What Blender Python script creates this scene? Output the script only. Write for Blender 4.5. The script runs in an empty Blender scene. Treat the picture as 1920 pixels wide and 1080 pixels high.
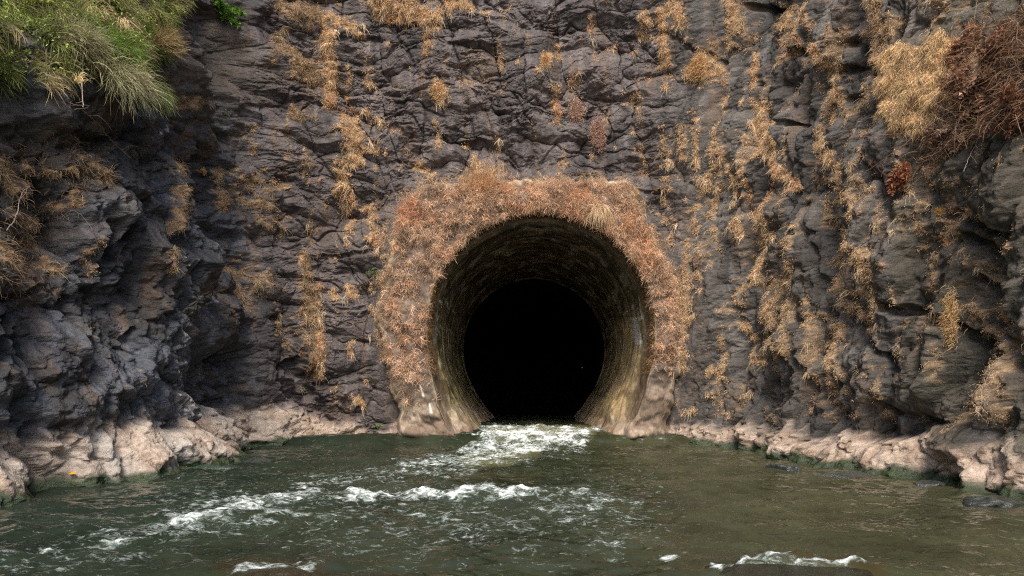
import bpy, math, random
import numpy as np
from mathutils import Vector

# ------------------------------------------------------------------ camera, sky, sun
sc = bpy.context.scene
col = sc.collection
F = 1280.0            # focal length in photo pixels (24 mm on 36 mm, 1920 wide)
HY = 710.0            # horizon row of the photo
CZ = 1.5              # camera height over the pool
cam_d = bpy.data.cameras.new("camera")
cam_d.lens = 24.0; cam_d.sensor_width = 36.0
cam_d.shift_y = (HY - 540.0) / 1920.0
cam_d.clip_end = 500.0; cam_d.clip_start = 0.05
cam = bpy.data.objects.new("camera", cam_d); col.objects.link(cam)
cam.location = (0, 0, CZ); cam.rotation_euler = (math.radians(90), 0, 0)
sc.camera = cam

w = bpy.data.worlds.new("World"); sc.world = w; w.use_nodes = True
nt = w.node_tree
sky = nt.nodes.new("ShaderNodeTexSky"); sky.sky_type = 'NISHITA'; sky.sun_disc = False
sky.sun_elevation = math.radians(50); sky.sun_rotation = math.radians(182)
sky.air_density = 1.0; sky.dust_density = 2.5; sky.ozone_density = 1.0
bg = nt.nodes["Background"]; bg.inputs[1].default_value = 0.12
nt.links.new(sky.outputs[0], bg.inputs[0])
sd = bpy.data.lights.new("sun", 'SUN'); sd.energy = 2.3; sd.angle = math.radians(26); sd.color = (1.0, 0.93, 0.82)
sun = bpy.data.objects.new("sun", sd); col.objects.link(sun)
sun.rotation_euler = Vector((0.03, 0.66, -0.84)).to_track_quat('-Z', 'Y').to_euler()
sc.view_settings.view_transform = 'Standard'; sc.view_settings.look = 'None'
sc.view_settings.exposure = 0.9; sc.view_settings.gamma = 1.0
sc.render.film_transparent = False
sc.cycles.use_denoising = False; sc.cycles.use_adaptive_sampling = False; sc.cycles.filter_width = 1.2
sc.cycles.max_bounces = 6

RNG = np.random.default_rng(7)
random.seed(5)

# ------------------------------------------------------------------ helpers: tags, meshes
def tag(o, label=None, cat=None, group=None, kind=None):
    if label: o['label'] = label
    if cat: o['category'] = cat
    if group: o['group'] = group
    if kind: o['kind'] = kind
    return o

def mesh_obj(name, V, loops, sizes, mat, parent=None, smooth=False, attrs=None, loc=None):
    """V (n,3); loops flat indices; sizes: verts per face"""
    V = np.asarray(V, dtype=np.float32)
    if loc is not None: V = V - np.asarray(loc, dtype=np.float32)
    me = bpy.data.meshes.new(name)
    me.vertices.add(len(V)); me.vertices.foreach_set("co", V.ravel())
    loops = np.asarray(loops, dtype=np.int32).ravel(); sizes = np.asarray(sizes, dtype=np.int32)
    me.loops.add(len(loops)); me.loops.foreach_set("vertex_index", loops)
    st = np.concatenate([[0], np.cumsum(sizes)[:-1]]).astype(np.int32)
    me.polygons.add(len(sizes)); me.polygons.foreach_set("loop_start", st)
    me.polygons.foreach_set("loop_total", sizes)
    me.polygons.foreach_set("use_smooth", np.full(len(sizes), smooth, dtype=bool))
    for k, a in (attrs or {}).items():
        a = np.asarray(a, dtype=np.float32)
        if a.ndim == 1:
            at_ = me.attributes.new(k, 'FLOAT', 'POINT'); at_.data.foreach_set("value", a)
        else:
            if a.shape[1] == 3: a = np.concatenate([a, np.ones((len(a), 1), np.float32)], 1)
            at_ = me.attributes.new(k, 'FLOAT_COLOR', 'POINT'); at_.data.foreach_set("color", np.ascontiguousarray(a).ravel())
    me.update(calc_edges=True)
    me.materials.append(mat)
    o = bpy.data.objects.new(name, me); col.objects.link(o)
    if parent: o.parent = parent
    if loc is not None and parent is None: o.location = [float(c) for c in loc]
    return o

def empty(name, loc):
    o = bpy.data.objects.new(name, None); col.objects.link(o)
    o.location = [float(c) for c in loc]; o.empty_display_size = 0.1
    return o

# ------------------------------------------------------------------ numpy noise
def hsh(ix, iy, seed):
    h = (ix.astype(np.int64) * 374761393 + iy.astype(np.int64) * 668265263 + seed * 1442695041) & 0xffffffff
    h = ((h ^ (h >> 13)) * 1274126177) & 0xffffffff
    h = ((h ^ (h >> 16)) * 2246822519) & 0xffffffff
    h = h ^ (h >> 15)
    return (h & 0xffffff) / float(0x1000000)

def gnoise(x, y, seed=0):
    x0 = np.floor(x); y0 = np.floor(y); fx = x - x0; fy = y - y0
    u = fx * fx * fx * (fx * (fx * 6 - 15) + 10); v = fy * fy * fy * (fy * (fy * 6 - 15) + 10)
    def g(ix, iy, dx, dy):
        a = hsh(ix, iy, seed) * 6.2831853
        return np.cos(a) * dx + np.sin(a) * dy
    n00 = g(x0, y0, fx, fy); n10 = g(x0 + 1, y0, fx - 1, fy)
    n01 = g(x0, y0 + 1, fx, fy - 1); n11 = g(x0 + 1, y0 + 1, fx - 1, fy - 1)
    return ((n00 * (1 - u) + n10 * u) * (1 - v) + (n01 * (1 - u) + n11 * u) * v) * 1.5

def fbm(x, y, o=4, seed=0, gain=0.5):
    r = 0; a = 1; t = 0
    for i in range(o):
        r = r + a * gnoise(x * 2 ** i + 13.7 * i, y * 2 ** i - 7.3 * i, seed + i * 17); t += a; a *= gain
    return r / t

def ridged(x, y, o=4, seed=0):
    r = 0; a = 1; t = 0
    for i in range(o):
        r = r + a * (1 - np.abs(gnoise(x * 2 ** i + 3.1 * i, y * 2 ** i - 5.3 * i, seed + i * 17)) * 2); t += a; a *= 0.5
    return r / t

def sstep(a, b, x):
    t = np.clip((x - a) / (b - a), 0, 1); return t * t * (3 - 2 * t)

def voronoi(x, y, seed):
    x0 = np.floor(x); y0 = np.floor(y)
    f1 = np.full(x.shape, 9.0); f2 = np.full(x.shape, 9.0)
    cx = np.zeros_like(x); cy = np.zeros_like(x); dx1 = np.zeros_like(x); dy1 = np.zeros_like(x)
    for i in (-1, 0, 1):
        for j in (-1, 0, 1):
            ix = x0 + i; iy = y0 + j
            px = ix + 0.5 + (hsh(ix, iy, seed) - 0.5) * 0.95; py = iy + 0.5 + (hsh(ix, iy, seed + 91) - 0.5) * 0.95
            dx = x - px; dy = y - py; d = np.sqrt(dx * dx + dy * dy)
            m = d < f1
            f2 = np.where(m, f1, np.minimum(f2, d)); f1 = np.where(m, d, f1)
            cx = np.where(m, ix, cx); cy = np.where(m, iy, cy)
            dx1 = np.where(m, dx, dx1); dy1 = np.where(m, dy, dy1)
    return f1, f2, cx, cy, dx1, dy1

def facet(s, z, sx, sz, rot, seed, off=1.0, tilt=0.6, lip=0.3, warp=0.25, crack=0.5):
    """broken stone: every cell its own tilted plane, an open joint between cells; roughly -1..1 in units of one"""
    c, k = math.cos(rot), math.sin(rot)
    u = (s * c + z * k) / sx; v = (-s * k + z * c) / sz
    u = u + warp * fbm(u * 1.3, v * 1.3, 3, seed + 5); v = v + warp * fbm(u * 1.3 + 9, v * 1.3 + 4, 3, seed + 6)
    f1, f2, cx, cy, dx, dy = voronoi(u, v, seed)
    r = hsh(cx, cy, seed + 200) - 0.5; tx = hsh(cx, cy, seed + 201) - 0.5; ty = hsh(cx, cy, seed + 202) - 0.5
    h = off * r + tilt * 2 * (tx * dx + ty * dy) - lip * dy
    e = np.clip(1 - (f2 - f1) / 0.10, 0, 1)
    return h - crack * e * (0.4 + hsh(cx, cy, seed + 203)), hsh(cx, cy, seed + 204), e

def slabs(s, z, sx, sz, rot, seed, rise=.35, warp=.2, where=None, deep=.14):
    """overlapping many-sided slabs: tilted flat tops, bevelled sides, sharp creases where two meet"""
    S_, Z_ = s, z
    if where is not None: s = s[where]; z = z[where]
    c, k = math.cos(rot), math.sin(rot)
    u = (s * c + z * k) / sx; v = (-s * k + z * c) / sz
    w1 = fbm(u * 1.1, v * 1.1, 3, seed + 5); w2 = fbm(u * 1.1 + 9, v * 1.1 + 4, 3, seed + 6)
    u = u + warp * w1; v = v + warp * w2
    x0 = np.floor(u); y0 = np.floor(v); best = np.full(u.shape, -9.0); tone = np.zeros_like(u); sec = np.full(u.shape, -9.0)
    for i in (-1, 0, 1):
        for j in (-1, 0, 1):
            ix = x0 + i; iy = y0 + j
            dx = u - (ix + .5 + (hsh(ix, iy, seed) - .5) * .9); dy = v - (iy + .5 + (hsh(ix, iy, seed + 91) - .5) * .9)
            o = hsh(ix, iy, seed + 1) * .8; a0 = hsh(ix, iy, seed + 2) * 6.283
            cone = np.full(u.shape, -9.0)
            for q in range(5):
                a = a0 + q * 1.2566 + (hsh(ix, iy, seed + 10 + q) - .5) * .8; kq = .7 + 1.9 * hsh(ix, iy, seed + 20 + q)
                cone = np.maximum(cone, kq * (dx * np.cos(a) + dy * np.sin(a)))
            h = np.minimum(o + (hsh(ix, iy, seed + 3) - .5) * .9 * dx + (hsh(ix, iy, seed + 4) - .65) * .9 * dy, o + rise - cone)
            m = h > best; sec = np.where(m, best, np.maximum(sec, h)); best = np.where(m, h, best); tone = np.where(m, hsh(ix, iy, seed + 7), tone)
    cr = np.clip(1 - (best - sec) / .07, 0, 1)
    best = best - deep * cr * (.4 + .6 * (hsh(np.floor(u * 1.7), np.floor(v * 1.7), seed + 60) > .4))
    if where is not None:
        H_ = np.zeros(S_.shape); T_ = np.zeros(S_.shape); H_[where] = best; T_[where] = tone; return H_, T_
    return best, tone

# ------------------------------------------------------------------ materials
def new_mat(name):
    m = bpy.data.materials.new(name); m.use_nodes = True
    n = m.node_tree; return m, n, n.nodes["Principled BSDF"]
def N(n, t, **kw):
    q = n.nodes.new(t)
    for k, v in kw.items(): setattr(q, k, v)
    return q
def noise_node(n, coord, scale, detail=6, rough=0.6, mapscale=None):
    t = N(n, "ShaderNodeTexNoise"); t.inputs["Scale"].default_value = scale
    t.inputs["Detail"].default_value = detail; t.inputs["Roughness"].default_value = rough
    if mapscale:
        mp = N(n, "ShaderNodeMapping"); mp.inputs["Scale"].default_value = mapscale
        n.links.new(coord, mp.inputs["Vector"]); coord = mp.outputs[0]
    n.links.new(coord, t.inputs["Vector"]); return t
def maprange(n, src, a, b, c, d, smooth=False):
    r = N(n, "ShaderNodeMapRange"); r.inputs[1].default_value = a; r.inputs[2].default_value = b
    r.inputs[3].default_value = c; r.inputs[4].default_value = d
    if smooth: r.interpolation_type = 'SMOOTHSTEP'
    n.links.new(src, r.inputs[0]); return r
def mixc(n, fac, a, b, mode='MIX'):
    m = N(n, "ShaderNodeMix"); m.data_type = 'RGBA'; m.blend_type = mode
    if isinstance(fac, float): m.inputs[0].default_value = fac
    else: n.links.new(fac, m.inputs[0])
    for sock, v in ((m.inputs[6], a), (m.inputs[7], b)):
        if isinstance(v, tuple): sock.default_value = (*v, 1)
        else: n.links.new(v, sock)
    return m.outputs[2]

def rock_material(name, bump=0.5, rough=(0.42, 0.8)):
    m, n, p = new_mat(name)
    tc = N(n, "ShaderNodeTexCoord").outputs["Object"]
    at = N(n, "ShaderNodeAttribute", attribute_name="rockcol")
    n1 = noise_node(n, tc, 9, 8, 0.65); n2 = noise_node(n, tc, 45, 6, 0.7)
    v1 = maprange(n, n1.outputs[0], 0.3, 0.7, 0.62, 1.4); v2 = maprange(n, n2.outputs[0], 0.3, 0.7, 0.72, 1.28)
    mm = N(n, "ShaderNodeMath", operation='MULTIPLY'); n.links.new(v1.outputs[0], mm.inputs[0]); n.links.new(v2.outputs[0], mm.inputs[1])
    cc = N(n, "ShaderNodeVectorMath", operation='SCALE'); n.links.new(at.outputs["Color"], cc.inputs[0]); n.links.new(mm.outputs[0], cc.inputs["Scale"])
    # small pale grains of lichen
    n3 = noise_node(n, tc, 70, 2, 0.5); g = maprange(n, n3.outputs[0], 0.70, 0.76, 0, 0.5)
    c2 = mixc(n, g.outputs[0], cc.outputs[0], (0.30, 0.27, 0.24))
    n.links.new(c2, p.inputs["Base Color"])
    gl = N(n, "ShaderNodeAttribute", attribute_name="gloss")
    r1 = maprange(n, gl.outputs["Fac"], 0, 1, rough[1], rough[0]); n.links.new(r1.outputs[0], p.inputs["Roughness"])
    b = N(n, "ShaderNodeBump"); b.inputs["Strength"].default_value = bump; b.inputs["Distance"].default_value = 0.04
    nb = noise_node(n, tc, 14, 10, 0.72, (1, 1, 1.4))
    mr = N(n, "ShaderNodeMath", operation='MULTIPLY'); mr.inputs[1].default_value = 1.0
    n.links.new(nb.outputs[0], mr.inputs[0]); n.links.new(mr.outputs[0], b.inputs["Height"])
    n.links.new(b.outputs[0], p.inputs["Normal"])
    return m
def strand_material(name, rough=0.8, trans=0.25):
    m, n, p = new_mat(name)
    at = N(n, "ShaderNodeAttribute", attribute_name="tint")
    tc = N(n, "ShaderNodeTexCoord").outputs["Object"]
    v = maprange(n, noise_node(n, tc, 25, 3).outputs[0], 0.3, 0.7, 0.75, 1.25)
    cc = N(n, "ShaderNodeVectorMath", operation='SCALE'); n.links.new(at.outputs["Color"], cc.inputs[0]); n.links.new(v.outputs[0], cc.inputs["Scale"])
    n.links.new(cc.outputs[0], p.inputs["Base Color"]); p.inputs["Roughness"].default_value = rough
    p.inputs["Specular IOR Level"].default_value = 0.2
    tr = N(n, "ShaderNodeBsdfTranslucent"); n.links.new(cc.outputs[0], tr.inputs[0])
    mx = N(n, "ShaderNodeMixShader"); mx.inputs[0].default_value = trans
    n.links.new(p.outputs[0], mx.inputs[1]); n.links.new(tr.outputs[0], mx.inputs[2])
    n.links.new(mx.outputs[0], n.nodes["Material Output"].inputs[0])
    return m
M_ROCK = rock_material("fractured_basalt", 0.85, (0.34, 0.75))
M_CONC = rock_material("weathered_concrete", 0.3, (0.35, 0.8))
M_BORE = rock_material("bore_and_ground_rock", 0.6)
M_STONE = rock_material("wet_stone", 0.5, (0.15, 0.5))
M_DRY = strand_material("dry_moss_strands")
M_GRASS = strand_material("grass_blades", 0.6, 0.35)
M_LEAF = strand_material("leaf_blades", 0.45, 0.3)
M_TWIG = strand_material("bare_twig_bark", 0.85, 0.0)

def water_material():
    m, n, p = new_mat("river_water")
    tc = N(n, "ShaderNodeTexCoord").outputs["Object"]
    at = N(n, "ShaderNodeAttribute", attribute_name="foam")
    bed = N(n, "ShaderNodeAttribute", attribute_name="bedcol")
    cv = maprange(n, noise_node(n, tc, 0.9, 4).outputs[0], 0.35, 0.65, 0.7, 1.35)
    base = N(n, "ShaderNodeVectorMath", operation='SCALE'); n.links.new(bed.outputs["Color"], base.inputs[0]); n.links.new(cv.outputs[0], base.inputs["Scale"])
    fn = noise_node(n, tc, 7.5, 8, 0.66, (0.75, 1.35, 1.3)); fn.inputs["Distortion"].default_value = 1.6
    ft0 = maprange(n, fn.outputs[0], 0.3, 0.7, 0, 1)
    fk = noise_node(n, tc, 30, 5, 0.75, (0.7, 1.6, 1.3)); fk.inputs["Distortion"].default_value = 1.0
    ft1 = maprange(n, fk.outputs[0], 0.35, 0.75, -.10, .22)
    ftm = N(n, "ShaderNodeMath", operation='ADD'); n.links.new(ft0.outputs[0], ftm.inputs[0]); n.links.new(ft1.outputs[0], ftm.inputs[1])
    ft = ftm
    # foam where (mask + noise) passes one
    ad = N(n, "ShaderNodeMath", operation='ADD'); n.links.new(at.outputs["Fac"], ad.inputs[0]); n.links.new(ft.outputs[0], ad.inputs[1])
    ff = maprange(n, ad.outputs[0], 0.84, 1.50, 0, 1); ff.clamp = True
    fcol = mixc(n, ff.outputs[0], (0.16, 0.24, 0.20), (0.78, 0.81, 0.80))
    c = mixc(n, ff.outputs[0], base.outputs[0], fcol)
    n.links.new(c, p.inputs["Base Color"])
    r = maprange(n, ff.outputs[0], 0, 1, 0.06, 0.6); n.links.new(r.outputs[0], p.inputs["Roughness"])
    p.inputs["IOR"].default_value = 1.33
    b = N(n, "ShaderNodeBump"); b.inputs["Strength"].default_value = 0.5; b.inputs["Distance"].default_value = 0.04
    w1 = noise_node(n, tc, 4, 3, 0.5, (0.6, 1.7, 1))
    hh = N(n, "ShaderNodeMath", operation='ADD'); n.links.new(w1.outputs[0], hh.inputs[0]); n.links.new(ff.outputs[0], hh.inputs[1])
    n.links.new(hh.outputs[0], b.inputs["Height"]); n.links.new(b.outputs[0], p.inputs["Normal"])
    return m
M_WATER = water_material()
def spray_material():
    m, n, p = new_mat("water_spray")
    tc = N(n, "ShaderNodeTexCoord").outputs["Object"]
    c = mixc(n, noise_node(n, tc, 30).outputs[0], (0.7, 0.75, 0.72), (0.88, 0.9, 0.88))
    n.links.new(c, p.inputs["Base Color"]); p.inputs["Roughness"].default_value = 0.3
    return m
M_SPRAY = spray_material()

# ------------------------------------------------------------------ strokes read off the site (photo pixels -> projected onto the rock)
def seg_dist(px, py, x0, y0, x1, y1):
    dx, dy = x1 - x0, y1 - y0; L = dx * dx + dy * dy + 1e-6
    t = np.clip(((px - x0) * dx + (py - y0) * dy) / L, 0, 1)
    return np.hypot(px - x0 - t * dx, py - y0 - t * dy), t
def strokes(px, py, lst, soft=1.6):
    out = np.zeros(px.shape, dtype=np.float32)
    for (x0, y0, x1, y1, wd, a) in lst:
        R = wd * soft
        m = (px > min(x0, x1) - R) & (px < max(x0, x1) + R) & (py > min(y0, y1) - R) & (py < max(y0, y1) + R)
        if not m.any(): continue
        d, _ = seg_dist(px[m], py[m], x0, y0, x1, y1)
        v = a * np.clip(1 - d / R, 0, 1) ** 0.8
        out[m] = np.maximum(out[m], v)
    return out
def in_poly(px, py, poly):
    r = np.zeros(px.shape, dtype=bool); n = len(poly)
    for i in range(n):
        x0, y0 = poly[i]; x1, y1 = poly[(i + 1) % n]
        if y0 == y1: continue
        c = ((y0 > py) != (y1 > py)) & (px < (x1 - x0) * (py - y0) / (y1 - y0) + x0)
        r ^= c
    return r
def poly_dist(px, py, poly):
    d = np.full(px.shape, 1e9)
    for i in range(len(poly)):
        q, _ = seg_dist(px, py, *poly[i], *poly[(i + 1) % len(poly)]); d = np.minimum(d, q)
    return np.where(in_poly(px, py, poly), d, -d)

MOSS = [  # x0,y0,x1,y1,width,amount
 (615,60,620,190,13,1),(545,5,600,28,20,.9),(535,80,585,125,18,.8),(560,130,590,145,16,.8),(565,205,560,215,14,.7),(610,20,640,45,14,.7),
 (490,235,500,280,10,.5),(455,322,456,385,10,.85),(490,330,535,420,22,.55),(470,500,520,530,22,.55),(576,480,580,600,11,.75),(577,280,577,320,9,.6),
 (385,310,386,325,8,.8),(380,350,367,432,6,.9),(352,465,356,505,7,.85),(387,190,387,200,9,.8),(45,225,48,262,14,.6),(62,290,100,350,16,.6),(115,280,116,350,7,.7),
 (185,280,245,335,12,.6),(175,372,200,375,12,.6),(35,435,80,500,20,.75),(128,425,172,500,15,.6),(8,370,20,540,12,.75),(100,395,160,410,13,.6),(0,560,18,600,13,.5),
 (150,310,235,320,10,.5),(20,300,20,340,12,.4),(230,450,245,510,12,.5),(200,330,190,370,10,.4),
 (715,10,815,32,20,1),(640,30,670,55,14,.7),(655,220,668,290,20,.85),(642,305,650,380,14,.85),(838,2,880,6,12,1),(800,62,798,100,6,.8),(825,160,828,190,10,.9),(822,245,822,275,5,.8),
 (680,205,735,240,13,.5),(690,260,710,280,12,.5),(938,95,940,120,5,.8),(1030,98,1024,122,8,.95),(1024,122,1005,136,6,.7),(1047,75,1048,100,8,.6),(1043,165,1045,228,9,.6),
 (1205,25,1206,50,13,.7),(1240,20,1243,118,11,.95),(1262,0,1275,38,16,.9),(1178,172,1178,178,14,.5),(1245,150,1246,160,12,.6),(1240,245,1250,350,12,.45),(1235,365,1258,450,14,.4),
 (782,300,812,335,10,.7),(690,390,705,455,16,.65),(645,310,640,360,14,.8),(890,290,896,302,8,.8),(660,400,650,450,14,.5),(600,330,605,400,10,.3),(770,0,775,10,12,.8),(905,15,915,20,6,.8),
 (1355,0,1356,48,11,.95),(1295,135,1315,128,14,.95),(1437,12,1436,38,13,.75),(1380,95,1388,158,7,.95),(1398,195,1395,285,10,1),(1418,235,1420,280,10,.9),(1412,285,1447,345,11,.9),
 (1503,85,1506,140,7,.95),(1520,165,1521,188,8,.95),(1508,150,1510,225,4,.9),(1535,208,1560,185,9,.95),(1602,0,1588,95,18,1),(1575,90,1590,100,14,.9),(1580,245,1600,215,9,.6),
 (1508,255,1514,305,8,.9),(1550,262,1553,320,6,.9),(1516,310,1510,410,6,.7),(1516,415,1511,540,7,.85),(1575,365,1576,405,8,.8),(1570,430,1573,460,7,.8),(1590,470,1588,565,15,.95),
 (1675,345,1690,480,20,.45),(1725,370,1712,450,9,.85),(1762,388,1762,398,7,1),(1742,465,1778,520,13,.6),(1388,395,1400,440,11,.85),(1385,450,1378,530,9,.8),(1430,455,1431,515,7,.8),
 (1310,320,1312,400,8,.65),(1295,200,1298,350,9,.5),(1335,270,1342,325,9,.6),(1345,330,1350,380,7,.6),(1300,450,1302,540,9,.4),(1360,402,1361,440,6,.8),(1315,405,1330,470,6,.5),
 (1525,560,1560,590,14,.8),(1512,610,1508,685,12,.8),(1350,605,1372,680,8,.65),(1415,635,1417,668,5,.9),(1405,560,1408,620,5,.6),(1582,540,1583,570,12,.8),(1745,575,1762,640,13,.7),(1782,560,1780,640,14,1),
 (1705,565,1706,580,6,.9),(1578,605,1585,618,6,.9),(1680,400,1690,420,16,.5),(1540,545,1520,565,12,.7),(1290,380,1290,430,8,.5),(1270,250,1275,300,8,.4),(1640,25,1625,45,10,.8),
 (594,540,600,700,10,.95),(487,545,488,570,11,.85),(545,600,552,650,16,.35),(575,620,590,690,12,.6),(660,742,680,762,6,.9),(655,540,656,550,9,.8),(625,545,627,560,7,.8),(510,340,545,345,12,.5),
 (1460,20,1461,90,4,.7),(1475,0,1476,60,4,.8),(1567,0,1568,60,5,.9),(1470,560,1476,610,7,.6),(1490,640,1492,680,6,.6),(1640,560,1650,600,6,.4),(735,560,738,600,10,.3),(1660,250,1668,330,5,.6),
 (650,120,655,180,8,.4),(640,240,655,255,14,.7),(1148,80,1160,70,7,.5),(1095,70,1110,75,7,.4),
]
GOLD = [(1605,115),(1640,72),(1700,78),(1720,50),(1752,72),(1762,120),(1742,172),(1728,215),(1700,246),(1655,235),(1640,200),(1625,180)]
CRACK = [  # recesses: x0,y0,x1,y1,width px,depth m
 (0,720,45,650,26,.55),(45,650,70,600,16,.35),(0,230,240,262,22,.22),(240,255,330,250,16,.12),(255,410,270,560,12,.18),(320,380,270,480,12,.2),(560,690,600,780,26,.30),(545,600,570,700,14,.15),
 (110,800,130,870,12,.25),(95,620,110,700,10,.18),(190,560,215,640,12,.18),(320,620,315,690,10,.16),(200,860,235,800,10,.2),(60,560,140,540,9,.12),
 (745,50,820,44,8,.16),(640,72,705,66,9,.18),(790,147,840,146,5,.10),(720,235,770,245,9,.12),(1375,6,1435,10,9,.35),(1540,75,1600,140,14,.25),(1510,130,1555,120,9,.18),(1490,270,1488,295,14,.35),
 (1540,180,1545,190,10,.2),(1425,225,1460,232,6,.2),(1555,160,1540,200,9,.15),(1445,95,1475,90,10,.18),(1500,415,1508,450,10,.25),(1530,500,1545,560,10,.2),
 (1620,575,1700,590,12,.28),(1700,590,1745,640,14,.32),(1745,640,1760,790,16,.36),(1540,590,1630,690,10,.18),(1470,380,1500,600,7,.12),(1380,600,1450,700,9,.16),(1400,660,1410,760,10,.2),(1490,700,1500,780,10,.22),
 (1720,400,1830,440,10,.22),(1745,440,1800,480,12,.25),(1860,540,1920,610,12,.22),(1760,520,1900,720,10,.2),(1700,340,1690,400,8,.12),(1820,640,1860,760,12,.2),(1600,760,1700,800,9,.12),(1450,540,1470,760,8,.15),
 (1345,560,1350,760,8,.12),(1290,500,1285,760,7,.1),(610,480,700,470,6,.1),(1830,850,1850,900,12,.3),(1620,870,1660,850,10,.15),(470,660,500,750,10,.16),(540,330,555,470,14,.16),(1085,330,1190,372,5,.08),
 (930,335,1100,332,4,.08),(1240,60,1330,110,7,.08),(420,300,400,420,10,.2),(130,300,180,420,10,.14),(1630,130,1590,120,9,.2),(1110,335,1230,360,6,.1),
]
BULGE = [
 (160,130,40,60,110,.22),(270,380,250,480,80,.30),(60,420,80,560,70,.20),(450,500,480,620,60,.12),(350,700,390,770,55,.22),(200,880,420,860,45,.16),(40,880,90,880,50,.12),(400,230,360,130,50,.18),
 (1670,640,1690,720,60,.10),(1420,190,1430,240,30,.16),(1850,420,1800,360,70,.22),(1790,300,1850,260,80,.18),(1560,790,1580,860,30,.12),(1870,860,1800,860,50,.2),(1680,870,1740,850,50,.15),(1470,800,1470,840,24,.14),
 (1400,700,1390,790,24,.12),(1360,720,1360,800,16,.1),(1600,420,1620,470,40,.08),(1430,640,1430,700,18,.1),(1510,330,1540,340,20,.08),(490,100,470,60,30,.16),(560,25,570,30,26,.12),(480,20,500,15,20,.16),(770,80,900,100,40,.06)
]
COLLAR = [(752,388),(790,352),(872,347),(906,332),(955,346),(1000,338),(1060,338),(1176,342),(1190,388),(1216,432),(1246,490),(1272,552),(1284,615),(1276,682),(1262,740),(1250,800),(1246,860),(752,860),(748,760),(728,700),(716,640),(712,570),(726,505),(744,445)]

# ------------------------------------------------------------------ the cliff
foot = np.array([(-13,-4),(-10,1),(-8.1,4),(-6.9,6),(-6.05,8.0),(-5.85,9.0),(-5.45,10),(-5.1,11.3),(-4.95,12.5),(-5.3,14),(-5.1,15.4),(-4.3,16.15),(-2.5,16.3),(0.7,16.35),(2.9,16.35),(3.8,15.9),
                 (4.35,14.8),(4.85,13),(5.15,11.5),(5.7,10.3),(5.95,9),(6.15,8),(7,6),(8.1,4),(10,1),(13,-4)], dtype=float)
def catmull(P, n=60):
    out = []
    for i in range(len(P) - 1):
        p0 = P[max(i - 1, 0)]; p1 = P[i]; p2 = P[i + 1]; p3 = P[min(i + 2, len(P) - 1)]
        t = np.linspace(0, 1, n, endpoint=False)[:, None]
        out.append(0.5 * ((2 * p1) + (-p0 + p2) * t + (2 * p0 - 5 * p1 + 4 * p2 - p3) * t ** 2 + (-p0 + 3 * p1 - 3 * p2 + p3) * t ** 3))
    out.append(P[-1:]); return np.concatenate(out)
C = catmull(foot)
arc = np.concatenate([[0], np.cumsum(np.hypot(*np.diff(C, axis=0).T))])
# spacing follows the distance
s_ = [0.0]
while s_[-1] < arc[-1]:
    x = np.interp(s_[-1], arc, C[:, 0]); y = np.interp(s_[-1], arc, C[:, 1])
    step = 0.0195 if y > 7 else (0.03 if y > 4.5 else 0.12)
    s_.append(s_[-1] + step)
S = np.array(s_)
X0 = np.interp(S, arc, C[:, 0]); Y0 = np.interp(S, arc, C[:, 1])
su = np.arange(0, arc[-1], 0.05); xs = np.interp(su, arc, C[:, 0]); ys = np.interp(su, arc, C[:, 1])
kr = np.hanning(31); kr /= kr.sum()
tx = np.convolve(np.gradient(np.pad(xs, 15, mode='reflect', reflect_type='odd')), kr, 'valid')[:len(su)]
ty = np.convolve(np.gradient(np.pad(ys, 15, mode='reflect', reflect_type='odd')), kr, 'valid')[:len(su)]
NX = np.interp(S, su, ty); NY = np.interp(S, su, -tx); q = np.hypot(NX, NY); NX /= q; NY /= q     # towards the channel
Zr = np.concatenate([np.arange(-0.7, 10.9, 0.0195), np.arange(10.95, 15.0, 0.12)])
S2, Z2 = np.meshgrid(S - arc[-1] / 2, Zr); nR, nC = S2.shape
X2 = np.broadcast_to(X0, S2.shape); Y2 = np.broadcast_to(Y0, S2.shape); NX2 = np.broadcast_to(NX, S2.shape); NY2 = np.broadcast_to(NY, S2.shape)
side = sstep(15.9, 14.6, Y2)                     # 0 on the back wall, 1 on the side walls
wl = side * (X2 < 0); wr = side * (X2 > 0)
wrc = np.maximum(wr, sstep(2.9, 4.2, X2) )        # vertical fabric starts at the right end of the back wall
batter = -(0.035 + 0.085 * side) * np.maximum(Z2, 0)
def proj(X, Y, Z):
    Yc = np.maximum(Y, 0.3); return 960 + X / Yc * F, HY - (Z - CZ) / Yc * F
BX = X2 + NX2 * batter; BY = Y2 + NY2 * batter
PX, PY = proj(BX, BY, Z2)
vis = Y2 > 3
H = np.zeros(S2.shape)
big = fbm(S2 * 0.45, Z2 * 0.45, 4, 3)
H += big * (0.10 + 0.55 * wl + 0.40 * wr)
# back wall: flat lens-shaped flakes
wb = 1 - np.clip(wl + wrc, 0, 1)
a1, t1, e1 = facet(S2, Z2, 1.1, 0.55, 0.12, 11, 1.0, .5, .5, .35)
a2, t2, e2 = facet(S2, Z2, 0.42, 0.19, 0.2, 12, 1.0, .7, .6, .5)
a3, t3, e3 = facet(S2, Z2, 0.17, 0.075, 0.25, 13, 1.0, .8, .6, .5)
HB = a1 * 0.085 + a2 * 0.05 + a3 * 0.018
patch = sstep(-0.25, 0.2, fbm(S2 * 0.8, Z2 * 0.9, 3, 44))          # smoother slabs between rough ones
sw = 0.9 * fbm(S2 * 0.5, Z2 * 0.6, 3, 45); flow = Z2 * 1.0 + 0.45 * fbm(S2 * 0.55, Z2 * 0.7, 4, 46) + 0.12 * S2
k1, kt1, _ = facet(S2 + sw, flow, 1.7, 0.85, 0.25, 14, 1.0, .6, .35, .5, .25)
k2, kt2, _ = facet(S2 * 1.0 + 5, flow * 1.1, 0.62, 0.22, -0.1, 15, 1.0, .8, .8, .7, .12)
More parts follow.
